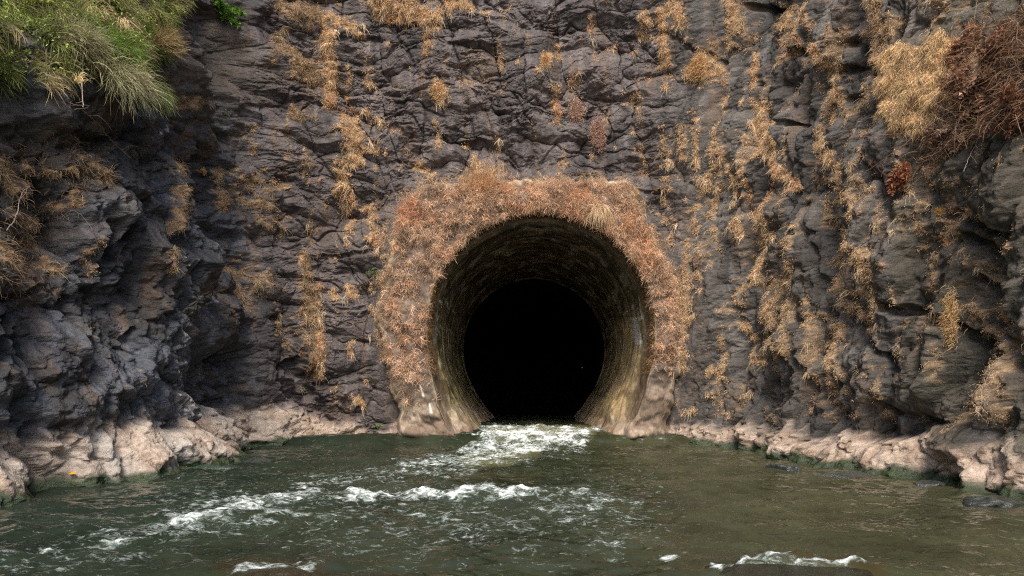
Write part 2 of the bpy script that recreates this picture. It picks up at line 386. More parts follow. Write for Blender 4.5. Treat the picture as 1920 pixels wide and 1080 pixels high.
rg = ridged(S2 * 2.0 + sw, flow * 3.6, 5, 47) - .55; rg2 = ridged(S2 * 5.5, flow * 9 + sw * 3, 4, 48) - .55
m1, mt1 = slabs(S2, flow, 1.5, 0.62, 0.15, 51, where=(wrc + wl < 1) & vis, deep=.22); m2, mt2 = slabs(S2 + 3, flow, 0.48, 0.20, 0.35, 52, where=(wrc + wl < 1) & vis, deep=.30)
m3, mt3 = slabs(S2 + .3 * Z2, Z2, 0.9, 1.5, -0.1, 53, where=(wrc + wl < 1) & vis, deep=.3)
HB = (m3 - .5) * .22 + (m1 - .5) * .24 + (m2 - .5) * .075 * (0.25 + patch) + k1 * 0.035 + a1 * 0.015 + (k2 * 0.018 + a2 * 0.008 + a3 * 0.012) * (0.25 + 1.0 * patch) + rg * 0.022 + rg2 * 0.018 * (0.5 + patch)
# left wall: big slabs leaning, smaller ones on them
LW = (wl > 0) & vis; RW = (wrc > 0) & vis
b1, u1 = slabs(S2, Z2, 1.25, 1.5, 0.55, 21, where=LW); b2, u2 = slabs(S2, Z2, 0.50, 0.60, 0.8, 22, where=LW); b3, u3 = slabs(S2, Z2, 0.17, 0.17, -0.4, 23, where=LW); b4, u4 = slabs(S2, Z2, 0.075, 0.07, .3, 24, where=LW)
HL = (b1 - .5) * 0.50 + (b2 - .5) * 0.26 + (b3 - .5) * 0.075 + (b4 - .5) * .022
# right wall: vertical ribs, then diagonal slabs
c1, v1_ = slabs(S2, Z2, 0.75, 2.3, -0.22, 31, where=RW); c2, v2_ = slabs(S2, Z2, 0.36, 0.95, -0.32, 32, where=RW); c3, v3_ = slabs(S2, Z2, 0.15, 0.24, -0.6, 33, where=RW); c4, v4_ = slabs(S2, Z2, 0.07, 0.09, -.4, 34, where=RW)
HR = ((c1 - .5) * 0.46 + (c2 - .5) * 0.22 + (c3 - .5) * 0.075 + (c4 - .5) * .02) * (0.5 + 0.5 * wr)
H += HB * wb + HL * wl + HR * np.clip(wrc - wl, 0, 1)
fine = fbm(S2 * 9, Z2 * 12, 3, 61); H += fine * 0.012
for (x0, y0, x1, y1, wd, dp) in CRACK:
    m = (PX > min(x0, x1) - wd * 3) & (PX < max(x0, x1) + wd * 3) & (PY > min(y0, y1) - wd * 3) & (PY < max(y0, y1) + wd * 3) & vis
    if m.any():
        wv = fbm(S2[m] * 3, Z2[m] * 3, 3, 71) * wd * 1.3
        d, _ = seg_dist(PX[m] + wv, PY[m] + fbm(S2[m] * 3 + 40, Z2[m] * 3, 3, 72) * wd * 1.3, x0, y0, x1, y1); H[m] -= dp * sstep(1.1, .35, d / wd)
for (x0, y0, x1, y1, wd, dp) in BULGE:
    m = (PX > min(x0, x1) - wd * 2) & (PX < max(x0, x1) + wd * 2) & (PY > min(y0, y1) - wd * 2) & (PY < max(y0, y1) + wd * 2) & vis
    if m.any():
        d, _ = seg_dist(PX[m], PY[m], x0, y0, x1, y1); H[m] += dp * sstep(1.3, 0.2, d / wd)
# pale water-worn foot: how high it reaches
bandh = np.interp(X2 * 1.0 + 0 * Z2, [-9, -6, -5.4, -4.8, -4.2, 0, 3.5, 4.4, 5, 5.9, 9], [.72, .72, .80, .64, .32, .28, .28, .38, .46, .52, .52])
bandh = bandh + 0.38 * fbm(S2 * 0.9, Z2 * 0.3, 4, 81) + 0.20 * fbm(S2 * 5, Z2 * 5, 3, 82)
inband = sstep(0.20, -0.14, Z2 - bandh)
amp_ledge = 0.20 + 0.22 * wl + 0.14 * wr
round_ = np.clip(1 - (np.maximum(Z2, 0) / np.maximum(bandh + .15, .1)) ** 2, 0, 1)
FB = (Z2 < 1.6) & (Y2 > 3)
lump, lt = slabs(S2, Z2, 1.0, 1.1, 0.3, 85, where=FB); lump2, _ = slabs(S2, Z2, 0.32, 0.26, 0.6, 86, where=FB); lump3, _ = slabs(S2, Z2, 0.11, 0.09, 0.2, 87, where=FB)
H = H * (1 - 0.75 * inband) + inband * (amp_ledge * round_ + (lump - .6) * (0.34 * side + .12) + (lump2 - .6) * 0.10 + (lump3 - .6) * .025 + 0.05 * fbm(S2 * 2.2, Z2 * 2.2, 5, 87)) - (amp_ledge - .06) * side
under = sstep(0.10, -0.05, Z2 + 0.06 * fbm(S2 * 2, Z2 * 2, 3, 88)); H += under * 0.06
# next to the concrete collar the rock is trimmed back
pd = np.full(S2.shape, -999.0); mb = (Y2 > 15) & (np.abs(X2 - 0.7) < 5)
pd[mb] = poly_dist(PX[mb], PY[mb], COLLAR)
near = sstep(-40, -4, pd); H = H * (1 - 0.8 * near) - 0.03 * near
Hs = np.pad(H, ((1, 1), (1, 1)), mode='edge'); Hb = .25 * (Hs[1:-1, :-2] + Hs[1:-1, 2:]) + .5 * Hs[1:-1, 1:-1]
H = H * (1 - .6 * side) + Hb * .6 * side
H += side * (0.022 * fbm(S2 * 7, Z2 * 7, 4, 63) + 0.03 * (ridged(S2 * 3.2, Z2 * 3.2, 4, 64) - .55))
VX = BX + NX2 * H; VY = BY + NY2 * H; VZ = Z2 + 0.04 * fbm(S2 * 2, Z2 * 2, 2, 99)
# shading attribute helpers (surface colours, plus skylight painted blue on the left wall)
moss = strokes(PX, PY, MOSS) * vis
gd = np.full(S2.shape, -99.0); mg = (PX > 1540) & (PX < 1820) & (PY < 300) & vis; gd[mg] = poly_dist(PX[mg], PY[mg], GOLD)
moss = np.maximum(moss, sstep(-8, 14, gd) * 1.0)
brk = fbm(S2 * 7, Z2 * 5, 4, 101); brk2 = fbm(S2 * 16, Z2 * 11, 3, 105)
faint = sstep(0.12, 0.42, fbm(S2 * 3.0, Z2 * 0.5, 4, 102) - .05 + 0.45 * brk + .2 * brk2 + .08 * wrc - .05 * wb) * (0.42 + 0.3 * wrc) * (Z2 > bandh + .3)
mossm = np.clip(sstep(0.30, 0.72, moss + (0.75 * brk + 0.45 * brk2) * (moss > 0.02)), 0, 1)
scat = sstep(0.36, 0.62, fbm(S2 * 3.1, Z2 * 2.0, 4, 103) + 0.25 * fbm(S2 * 14, Z2 * 12, 2, 104))
mossm = np.maximum(mossm, np.maximum(scat, faint) * 0.85 * (Z2 > bandh + .25) * (1 - 0.6 * wl))
def lerp(a, b, t): return a * (1 - t[..., None]) + b * t[..., None]
c_b = np.array([0.062, 0.052, 0.052]); c_b2 = np.array([0.150, 0.124, 0.122]); c_l = np.array([0.033, 0.032, 0.035]); c_l2 = np.array([0.074, 0.084, 0.106]); c_r = np.array([0.066, 0.057, 0.049]); c_r2 = np.array([0.128, 0.118, 0.108])
lowf = sstep(-0.35, 0.35, fbm(S2 * 0.9, Z2 * 0.8, 4, 111)); mid = sstep(-.3, .3, fbm(S2 * 4, Z2 * 3, 4, 112))
RC = lerp(np.broadcast_to(c_b, S2.shape + (3,)), c_b2, lowf * .6 + mid * .3)
RL = lerp(np.broadcast_to(c_l, S2.shape + (3,)), c_l2, np.clip(lowf * mid * 1.1 + strokes(PX, PY, [(300,700,400,770,60,1),(440,440,500,560,40,.8),(30,800,60,740,40,.8),(400,600,440,700,40,.6),(200,340,300,270,20,.3)]), 0, 1))  # bluish skylight on the left slabs is mixed into the rock colour
RR = lerp(np.broadcast_to(c_r, S2.shape + (3,)), c_r2, lowf * .5 + mid * .35)
RR = RR * np.where((PX > 1650)[..., None], np.array([1.0, 1.0, 0.86]), 1.0)
col3 = lerp(RC, RR, np.clip(wrc, 0, 1)); col3 = lerp(col3, RL, wl)
tint = (mt1 * .3 + mt2 * .4 + t3 * .3) * wb + (u1 * .4 + u2 * .6) * wl + (v1_ * .4 + v2_ * .6) * wrc
col3 = col3 * (0.42 + 0.86 * tint[..., None]) * np.array([1.0, 0.975, 0.95])
# brown earth stains running down
stain = sstep(0.05, 0.5, fbm(S2 * 2.4, Z2 * 0.5, 4, 121)); col3 = lerp(col3, np.array([0.15, 0.095, 0.06]), stain * 0.5)
seep = sstep(0.12, 0.45, fbm(S2 * 3.4, Z2 * 0.35, 4, 122)); col3 = col3 * (1 - .45 * seep * (1 - wl))[..., None]; pst = sstep(.22, .5, fbm(S2 * 5, Z2 * 0.6, 4, 123)); col3 = lerp(col3, np.array([0.22, 0.20, 0.21]), pst * .35)
# soil by the upper left corner
soil = strokes(PX, PY, [(400,60,450,140,60,.9),(60,240,200,300,50,.6),(0,300,200,420,60,.3)]) * vis; col3 = lerp(col3, np.array([0.10, 0.072, 0.05]), soil * (0.5 + .5 * mid))
# pale foot, algae at the water line
pale = lerp(np.broadcast_to(np.array([0.34, 0.245, 0.18]), S2.shape + (3,)), np.array([0.47, 0.37, 0.29]), mid)
pale = lerp(pale, np.array([0.37, 0.345, 0.31]), wl * lowf * .8); pale = lerp(pale, np.array([0.20, 0.15, 0.12]), sstep(.1, .5, fbm(S2 * 3, Z2 * 2, 4, 131)) * .7)
col3 = lerp(col3, pale, inband * 0.95)
alg = sstep(0.20, 0.08, Z2 + 0.14 * fbm(S2 * 3, Z2 * 3, 3, 132)); col3 = lerp(col3, np.array([0.03, 0.045, 0.018]), alg)
lich = strokes(PX, PY, [(425,560,405,660,16,1),(410,680,425,780,16,.9),(370,630,372,634,8,1),(395,480,400,560,14,.6),(1480,365,1482,369,4,1),(1540,400,1560,410,12,.8),(1220,80,1240,82,12,1),(770,185,850,190,18,.6),(690,190,700,195,14,.5),(350,240,380,250,14,.8)])
lichm = sstep(0.55, 0.75, lich * 0.75 + 0.6 * fbm(S2 * 11, Z2 * 11, 3, 141)) * vis; col3 = lerp(col3, np.array([0.50, 0.47, 0.46]), lichm * .8)
mc = lerp(np.broadcast_to(np.array([0.46, 0.30, 0.16]), S2.shape + (3,)), np.array([0.26, 0.16, 0.09]), sstep(-.2, .3, fbm(S2 * 12, Z2 * 12, 3, 151)))
col3 = lerp(col3, mc, np.clip(mossm * 0.8, 0, 1))
mr_ = sstep(.3, .9, mossm); VX = VX + NX2 * mr_ * (0.03 + 0.03 * fbm(S2 * 10, Z2 * 10, 2, 152)); VY = VY + NY2 * mr_ * (0.03 + 0.03 * fbm(S2 * 10, Z2 * 10, 2, 153))
gloss = np.clip((0.55 * wl + 0.35 * wb + 0.25 * wrc) * (0.4 + lowf) + alg, 0, 1) * (1 - mossm) * (1 - inband * (1 - alg))
idx = np.arange(nR * nC).reshape(nR, nC)
keep = ~((pd > 26) & (Z2 < 9))                # opening behind the collar
kf = keep[:-1, :-1] & keep[1:, :-1] & keep[:-1, 1:] & keep[1:, 1:]
Q = np.stack([idx[:-1, :-1], idx[:-1, 1:], idx[1:, 1:], idx[1:, :-1]], -1)[kf]
CV = np.stack([VX, VY, VZ], -1).reshape(-1, 3)
cliff = mesh_obj("cliff", CV, Q.ravel(), np.full(len(Q), 4), M_ROCK, smooth=False, attrs={"rockcol": col3.reshape(-1, 3), "gloss": gloss.ravel()})
tag(cliff, kind='structure')
CPX, CPY = proj(CV[:, 0], CV[:, 1], CV[:, 2]); CN = np.stack([NX2, NY2, np.zeros_like(NX2)], -1).reshape(-1, 3)
okv = (keep & vis).ravel()
def at(px, py):
    """point on the rock that stands where this spot of the site is"""
    d = (CPX - px) ** 2 + (CPY - py) ** 2 + (~okv) * 1e9
    k = np.where(d < max(36, d.min() + 1))[0]; i = k[np.argmin(CV[k, 1])]
    return CV[i].copy(), CN[i].copy()
# plateau on top of the cliff
top = np.array([(x, y) for x, y in zip(X0[::20], Y0[::20])]); tn = np.stack([NX[::20], NY[::20]], 1)
inner = top - tn * 1.6; outer = top - tn * 14
pv = np.concatenate([np.c_[inner, np.full(len(inner), 14.6)], np.c_[outer, np.full(len(outer), 16.5)]]); k = len(inner)
pq = [(i, i + 1, k + i + 1, k + i) for i in range(k - 1)]
plate = mesh_obj("hilltop_ground", pv, np.array(pq), np.full(len(pq), 4), M_BORE, attrs={"rockcol": np.tile([.09, .08, .05], (2 * k, 1)), "gloss": np.zeros(2 * k)}); tag(plate, kind='structure')

# ------------------------------------------------------------------ the tunnel portal
AN = np.array([90, 60, 30, 0, -20, -40, -56, -70, -90.])
def section(D, cx, cy, right, left):
    """radius (photo px at distance D) on both sides from the top down -> function of angle"""
    return D, cx, cy, right, left
def poly_radius(cx, cy, poly, angs):
    out = []
    for a in angs:
        d = (math.cos(a), -math.sin(a)); best = 0
        for i in range(len(poly)):
            (x0, y0), (x1, y1) = poly[i], poly[(i + 1) % len(poly)]
            ex, ey = x1 - x0, y1 - y0; den = d[0] * ey - d[1] * ex
            if abs(den) < 1e-9: continue
            t = ((x0 - cx) * ey - (y0 - cy) * ex) / den; u = ((x0 - cx) * d[1] - (y0 - cy) * d[0]) / den
            if t > 0 and -1e-6 <= u <= 1 + 1e-6: best = max(best, t)
        out.append(best)
    return np.array(out)
NT = 520
TH = np.linspace(-math.pi / 2, 1.5 * math.pi, NT, endpoint=False)
def rad(right, left):
    deg = np.degrees(TH); r = np.where(deg <= 90, np.interp(np.clip(deg, -90, 90), AN[::-1], np.array(right)[::-1]), np.interp(np.clip(180 - deg, -90, 90), AN[::-1], np.array(left)[::-1]))
    kk = np.hanning(41); kk /= kk.sum(); return np.convolve(np.pad(r, 20, mode='wrap'), kk, 'valid')
cyc = 607; cxc = 1012
Rpoly = poly_radius(cxc, cyc, COLLAR, TH) + 15 * fbm(TH * 4, TH * 0 + 1, 4, 230) + 7 * fbm(TH * 22, TH * 0 + 3, 3, 231)
lip = rad([211, 211, 212, 213, 219, 240, 262, 270, 270], [211, 211, 208, 207, 216, 238, 258, 268, 270])
secs = [ # D, cx, cy, r
 (16.45, cxc, cyc, Rpoly + 4),
 (15.95, cxc, cyc, Rpoly + 2),
 (15.78, cxc, cyc, Rpoly - 6),
 (15.72, cxc, cyc, Rpoly * .5 + lip * .5 + 2),
 (15.70, cxc, cyc, lip + 10),
 (15.76, cxc, cyc, lip + 2),
 (15.95, cxc, cyc + 1, lip - 2),
 (16.25, 1010, 610, rad([203, 203, 203, 202, 208, 226, 250, 262, 262], [203, 203, 201, 200, 206, 224, 248, 260, 262])),
 (16.6, 1009, 613, rad([193, 193, 193, 192, 196, 208, 232, 250, 252], [193, 193, 191, 190, 196, 208, 230, 250, 252])),
 (18.5, 1006, 630, rad([171, 171, 171, 171, 173, 180, 197, 212, 216], [171, 171, 170, 170, 173, 180, 196, 212, 216])),
 (21.0, 1003, 646, rad([148, 148, 148, 148, 149, 153, 163, 176, 180], [148, 148, 148, 148, 149, 153, 163, 176, 180])),
 (23.0, 1001, 656, rad([134, 134, 134, 134, 134, 136, 144, 156, 160], [134, 134, 134, 134, 134, 136, 144, 156, 160])),
]
SUB = 12
rows = []; kd = []
for i in range(len(secs) - 1):
    n_ = {0: 6, 1: 8, 2: 26, 3: 22, 4: 8, 5: 8, 6: 14, 7: 16, 8: 50, 9: 60, 10: 50}[i]
    for t in np.linspace(0, 1, n_, endpoint=False):
        a, b = secs[i], secs[i + 1]; D = a[0] * (1 - t) + b[0] * t; cx = a[1] * (1 - t) + b[1] * t; cy = a[2] * (1 - t) + b[2] * t
        # radii blend in metres so that the bore stays straight between rings
        r = (a[3] * a[0] * (1 - t) + b[3] * b[0] * t) / D
        rows.append((D, cx, cy, r)); kd.append(i + t)
rows.append(secs[-1]); kd.append(11.0); kd = np.array(kd)
Dm = np.array([r[0] for r in rows])[:, None] * np.ones(NT); Rm = np.array([r[3] for r in rows]); cxm = np.array([r[1] for r in rows])[:, None]; cym = np.array([r[2] for r in rows])[:, None]
TH2 = np.broadcast_to(TH, Dm.shape)
pxm = cxm + np.cos(TH2) * Rm; pym = cym - np.sin(TH2) * Rm
K2 = np.broadcast_to(kd[:, None], Dm.shape)
WX = (pxm - 960) / F * Dm; WZ = CZ + (HY - pym) / F * Dm; WY = Dm.copy()
faceW = sstep(1.5, 2.2, K2) * sstep(5.0, 4.2, K2); linW = sstep(6.8, 8.2, K2)
rough_ = fbm(WX * 2.2, WZ * 2.2, 5, 201) ; low_ = sstep(1.6, 0.2, WZ)
lumps, _, _ = facet(WX, WZ, .45, .3, .2, 202, 1.0, .7, .1, .4, .3)
ls_, _ = slabs(WX, WZ, .6, .5, .3, 208)
WY -= faceW * (0.10 * rough_ + 0.03 * lumps + .12 * (ls_ - .5) + low_ * (0.22 * np.abs(rough_) - .12 * strokes(pxm, pym, [(765,812,800,812,9,1),(1180,818,1215,818,11,1)]) * -1))
arcl = TH2 * 2.6
rr = 0.035 * fbm(arcl * 1.2, WY * 1.2, 4, 203) * (1 - 0.5 * linW) + low_ * 0.05 * fbm(arcl * 2, WY * 2, 4, 204)
rr += linW * 0.012 * fbm(arcl * .8, WY * 4, 4, 206) + sstep(5.2, 6, K2) * sstep(9, 7.5, K2) * .06 * fbm(arcl * 2.2, WY * 3, 4, 207)
ft1, _ = slabs(arcl, WY, .55, .5, .3, 209); rr += low_ * (.16 * (ft1 - .5)) * sstep(3.5, 5, K2) * sstep(9.5, 8, K2)
rr += linW * (-0.04 * sstep(.46, .49, np.abs(((WY - 16.6) / 1.25) % 1 - 0.5))) + sstep(10.8, 11, K2) * 0.03
WX -= np.cos(TH2) * rr; WZ -= np.sin(TH2) * rr
# colours: concrete with streaks, algae, brown moss bed on collar, light painted into the lining
st_a = fbm(arcl * .9, WY * 3.6, 5, 211, .62) + .25 * fbm(arcl * 3.2, WY * 1.2, 4, 214); st_b = fbm(arcl * 1.4, WY * 3.5, 4, 212); st_c = fbm(arcl * 7, WY * 1.2, 4, 213)
conc = lerp(np.broadcast_to(np.array([0.16, 0.11, 0.065]), Dm.shape + (3,)), np.array([0.46, 0.38, 0.27]), sstep(-.1, .4, st_b))
conc = lerp(conc, np.array([0.028, 0.022, 0.014]), sstep(-.08, .12, st_a) * .85 * linW)
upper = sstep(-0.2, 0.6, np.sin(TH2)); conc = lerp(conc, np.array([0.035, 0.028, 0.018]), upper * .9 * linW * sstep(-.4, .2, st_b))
conc = conc * (1 + .5 * linW * sstep(.6, -.4, np.sin(TH2)))[..., None]; conc = lerp(conc, np.array([0.20, 0.20, 0.05]), linW * sstep(-0.05, .3, st_c + .2) * .45 * sstep(.8, -.4, np.sin(TH2)))  # light on the lower lining put into the colour as extra brightness
conc = lerp(conc, np.array([0.55, 0.52, 0.45]), linW * sstep(.22, .36, st_c * .8 + st_b * .4) * sstep(.6, .1, np.abs(np.sin(TH2))) * .85)
conc = lerp(conc, np.array([0.58, 0.42, 0.22]), linW * strokes(pxm, pym, [(1168,680,1150,760,26,1.2),(1175,620,1180,690,16,1),(1115,770,1150,740,18,.9)]) * .9)  # warm light on the right inner wall painted in as tan
apron = low_ * (1 - faceW * .2); conc = lerp(conc, lerp(np.broadcast_to(np.array([0.26, 0.18, 0.135]), Dm.shape + (3,)), np.array([0.40, 0.31, 0.25]), sstep(-.2, .4, rough_)), apron * sstep(1.2, .2, WZ) * .65)
facec = lerp(np.broadcast_to(np.array([0.085, 0.060, 0.045]), Dm.shape + (3,)), np.array([0.20, 0.145, 0.11]), sstep(-.3, .4, rough_))
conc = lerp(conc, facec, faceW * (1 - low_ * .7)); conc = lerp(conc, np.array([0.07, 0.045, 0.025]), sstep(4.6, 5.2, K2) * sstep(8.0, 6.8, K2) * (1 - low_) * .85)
blo = fbm(arcl * 1.6, WY * 1.1, 5, 241); conc = lerp(conc, np.array([0.022, 0.018, 0.012]), linW * sstep(.08, .2, blo) * .45); conc = lerp(conc, np.array([0.30, 0.26, 0.20]), linW * sstep(.14, .24, fbm(arcl * 1.9, WY * 1.5, 5, 242)) * .45)
white = strokes(pxm, pym, [(787,720,793,742,2,.8),(804,757,809,772,2.5,.8),(1190,600,1196,640,7,.8)]) * (K2 < 9); conc = lerp(conc, np.array([0.6, 0.55, 0.5]), sstep(.3, .6, white + .3 * rough_) * .9)
conc = lerp(conc, np.array([0.02, 0.025, 0.012]), sstep(0.22, 0.08, WZ) * (1 - .3 * linW))
cg = np.clip(linW * .8 + .15, 0, 1)
def tube_faces(r0, r1):
    q = []
    i = np.arange(r0, r1)[:, None]; j = np.arange(NT)[None, :]; j2 = (j + 1) % NT
    return np.stack([i * NT + j + 0 * i, i * NT + j2, (i + 1) * NT + j2, (i + 1) * NT + j + 0 * i], -1).reshape(-1, 4)
portal = empty("tunnel_portal", (0.75, 16, 0))
tag(portal, "round concrete tunnel mouth in the rock wall with water running out of it", "tunnel")
def portal_part(name, r0, r1, mat):
    V = np.stack([WX, WY, WZ], -1)[r0:r1 + 1].reshape(-1, 3) - np.array([0.75, 16, 0])
    q = tube_faces(0, r1 - r0)
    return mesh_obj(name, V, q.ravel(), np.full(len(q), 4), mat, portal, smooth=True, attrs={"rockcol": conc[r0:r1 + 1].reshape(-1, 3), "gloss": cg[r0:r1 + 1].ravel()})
isp = int(np.searchsorted(kd, 6.0)); 
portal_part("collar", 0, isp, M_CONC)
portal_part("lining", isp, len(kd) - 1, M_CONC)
# bore runs on, widened and coloured near black to keep the opening dark
bs = []
cxr, czr = (1001 - 960) / F * 23, CZ + (HY - 656) / F * 23
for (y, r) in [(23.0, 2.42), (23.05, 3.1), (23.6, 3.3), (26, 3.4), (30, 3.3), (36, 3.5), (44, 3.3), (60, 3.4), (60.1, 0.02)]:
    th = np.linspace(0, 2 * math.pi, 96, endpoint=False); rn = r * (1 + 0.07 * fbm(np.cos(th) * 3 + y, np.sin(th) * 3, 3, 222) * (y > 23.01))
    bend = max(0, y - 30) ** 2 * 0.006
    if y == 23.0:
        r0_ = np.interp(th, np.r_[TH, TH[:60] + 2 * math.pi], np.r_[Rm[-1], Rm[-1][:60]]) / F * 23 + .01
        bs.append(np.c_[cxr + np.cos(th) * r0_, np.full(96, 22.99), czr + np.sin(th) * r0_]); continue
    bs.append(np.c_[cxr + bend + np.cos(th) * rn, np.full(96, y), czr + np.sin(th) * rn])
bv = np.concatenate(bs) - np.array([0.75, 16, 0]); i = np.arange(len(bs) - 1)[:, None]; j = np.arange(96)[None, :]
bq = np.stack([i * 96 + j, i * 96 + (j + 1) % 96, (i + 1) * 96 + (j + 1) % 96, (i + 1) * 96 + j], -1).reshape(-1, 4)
mesh_obj("dark_bore_stand_in", bv, bq.ravel(), np.full(len(bq), 4), M_BORE, portal, smooth=True, attrs={"rockcol": np.tile([.022, .02, .018], (len(bv), 1)), "gloss": np.zeros(len(bv))})  # near-black colour stands in for the unlit depth
PV = np.stack([WX, WY, WZ], -1).reshape(-1, 3); PK = K2.ravel(); PTH = TH2.ravel()
PPX, PPY = proj(PV[:, 0], PV[:, 1], PV[:, 2])

# ------------------------------------------------------------------ river
wy = [0.5]
while wy[-1] < 24: wy.append(wy[-1] + (0.025 if wy[-1] < 16.5 else 0.08))
wy = np.array(wy); wx = np.concatenate([np.arange(-14, -7.5, .15), np.arange(-7.5, 7.5, 0.025), np.arange(7.5, 14, .15)])
GX, GY = np.meshgrid(wx, wy)
WPX, WPY = proj(GX, GY, np.zeros_like(GX))
FOAM = [ # px strokes on the water plane
 (885,817,1000,819,4,1.0),(1000,818,1125,822,4,.9),(905,829,1095,830,6,1.25),(890,842,1030,842,8,1.0),(870,852,985,852,7,.95),(810,864,940,862,8,.85),(740,874,890,872,7,.75),(730,890,860,884,8,.6),(640,905,760,895,9,.5),(900,862,990,858,8,.7),(700,890,880,886,12,.55),(590,905,760,900,14,.5),
 (1000,850,1090,845,7,.6),(640,885,700,880,8,.4),
 (650,942,800,936,5,1.0),(800,937,1000,939,5,1.05),(870,935,960,937,5,1.05),(1000,941,1085,936,6,.85),(560,948,700,941,6,.65),(1060,930,1140,945,14,.7),(1040,960,1180,975,16,.6),
 (500,940,605,935,11,.85),(430,957,560,945,11,.8),(330,980,430,968,12,.85),(280,1010,420,992,5,.7),(430,985,640,968,4,.6),(100,1040,260,1012,4,.6),(540,915,700,905,4,.65),(660,968,860,972,4,.55),(860,1012,1010,1006,5,.6),(720,1000,800,996,3,.55),(400,965,470,960,14,.6),(300,990,380,985,9,.65),(360,925,400,930,7,.45),(200,1015,330,1000,9,.6),
 (185,998,220,1000,5,.6),(80,1030,105,1030,10,.7),(20,1075,60,1060,8,.55),(110,1070,240,1050,6,.5),(230,1060,330,1030,6,.45),(420,1010,600,980,9,.38),(600,960,760,955,10,.4),
 (850,1000,1000,990,12,.5),(880,985,960,975,8,.4),(1120,1030,1155,1035,9,.65),(1130,1000,1190,1010,12,.4),(1235,1056,1258,1060,5,.7),(830,1020,860,1015,8,.4),(700,985,820,980,9,.32),
 (450,1075,590,1078,8,.75),(1340,1074,1400,1067,3,.9),(1400,1070,1480,1072,3,.7),(1480,1073,1630,1077,3,.8),(900,1040,1060,1050,18,.3),(1200,830,1260,832,3,.4),
 (640,1060,720,1050,6,.3),(1180,925,1200,928,5,.3),(1500,842,1560,846,3,.2),(430,930,520,920,10,.3),
 (0,1050,420,990,40,.34),(600,1000,1200,960,60,.36),(300,960,900,930,50,.34),
]
FWX = WPX + 34 * fbm(GX * 1.6, GY * 2.4, 4, 321); FWY = WPY + 13 * fbm(GX * 1.8 + 7, GY * 2.6, 4, 322)
fo = strokes(FWX, FWY, FOAM, 2.0) * (0.78 + .55 * fbm(GX * 2.5, GY * 3.5, 4, 323)).clip(.5, 1.4)
near_f = strokes(WPX, WPY, [(f[0], f[1], f[2], f[3], f[4] * 2.4, f[5]) for f in FOAM], 2.0)
# surface: lip of the outflow, waves, standing waves
inch = sstep(-1.9, -1.2, GX) * sstep(3.1, 2.4, GX)
lipy = 15.75 + 0.12 * gnoise(GX * 1.5, GX * 0, 301)
WZ_ = 0.20 * sstep(lipy - 0.55, lipy, GY)
WZ_ += (0.085 * fbm(GX * 0.7, GY * 1.4, 3, 302) + 0.05 * fbm(GX * 3, GY * 5.0, 4, 303)) * (0.5 + 0.8 * np.clip(near_f, 0, 1) + .25)
WZ_ += 0.06 * np.clip(fo, 0, 1) * (0.4 + ridged(GX * 3, GY * 4.5, 4, 304) * .9) * np.clip(1.3 - GY / 30, .4, 1)
def hump(y0, wd, h, x0, x1): 
    yy = y0 + 0.18 * gnoise(GX * 0.9, GX * 0 + y0, 305)
    return h * np.exp(-((GY - yy) / wd) ** 2) * sstep(x0 - .7, x0 + .4, GX) * sstep(x1 + .7, x1 - .4, GX)
WZ_ += hump(8.35, .28, .10, -2.2, .9) - hump(8.95, .3, .05, -1.2, .9) + hump(9.4, .3, .05, -2.5, .2) + hump(7.3, .25, .06, -4.0, -2.4) + hump(8.1, .25, .07, -3.4, -2.2) + hump(12.6, .35, .05, -1.6, .6)
WZ_ += hump(5.42, .14, .07, 1.75, 2.8) - hump(5.2, .10, .03, 1.7, 2.9) + hump(5.35, .15, .06, -2.1, -1.5)
WZ_ += hump(6.35, .3, .04, -.5, 1.3) + hump(5.75, .28, .05, -1, 1.2) + hump(10.9, .4, .03, -2.4, 1.5)
bedc = lerp(np.broadcast_to(np.array([0.023, 0.029, 0.017]), GX.shape + (3,)), np.array([0.042, 0.043, 0.022]), sstep(-1.0, 4.0, GX + 1.2 * fbm(GX * .5, GY * .5, 3, 311)))
bedc = lerp(bedc, np.array([0.014, 0.023, 0.016]), sstep(-1.5, -5, GX) * .7)
bedc = lerp(bedc, np.array([0.040, 0.027, 0.011]), strokes(WPX, WPY, [(420,1065,600,1078,16,.7),(850,900,1000,905,14,.4),(1480,1070,1650,1075,14,.7)]))
bedc = lerp(bedc, np.array([0.22, 0.20, 0.09]), strokes(WPX, WPY, [(930,825,1110,822,8,.7),(880,868,1000,850,12,.5)]))
ii = np.arange(GX.size).reshape(GX.shape)
wq = np.stack([ii[:-1, :-1], ii[:-1, 1:], ii[1:, 1:], ii[1:, :-1]], -1)
kk = ~((GY[:-1, :-1] > 17.2) & (np.abs(GX[:-1, :-1] - .75) > 4)); wq = wq[kk]
river = mesh_obj("river_water", np.stack([GX, GY, WZ_], -1).reshape(-1, 3), wq.ravel(), np.full(len(wq), 4), M_WATER, smooth=True, attrs={"foam": fo.ravel(), "bedcol": bedc.reshape(-1, 3)})
tag(river, kind='structure')
gnd = mesh_obj("river_bed", np.array([(-60, -60, -.9), (60, -60, -.9), (60, 25, -.9), (-60, 25, -.9)]), np.array([0, 1, 2, 3]), np.array([4]), M_BORE, attrs={"rockcol": np.tile([.05, .045, .03], (4, 1)), "gloss": np.zeros(4)}); tag(gnd, kind='structure')
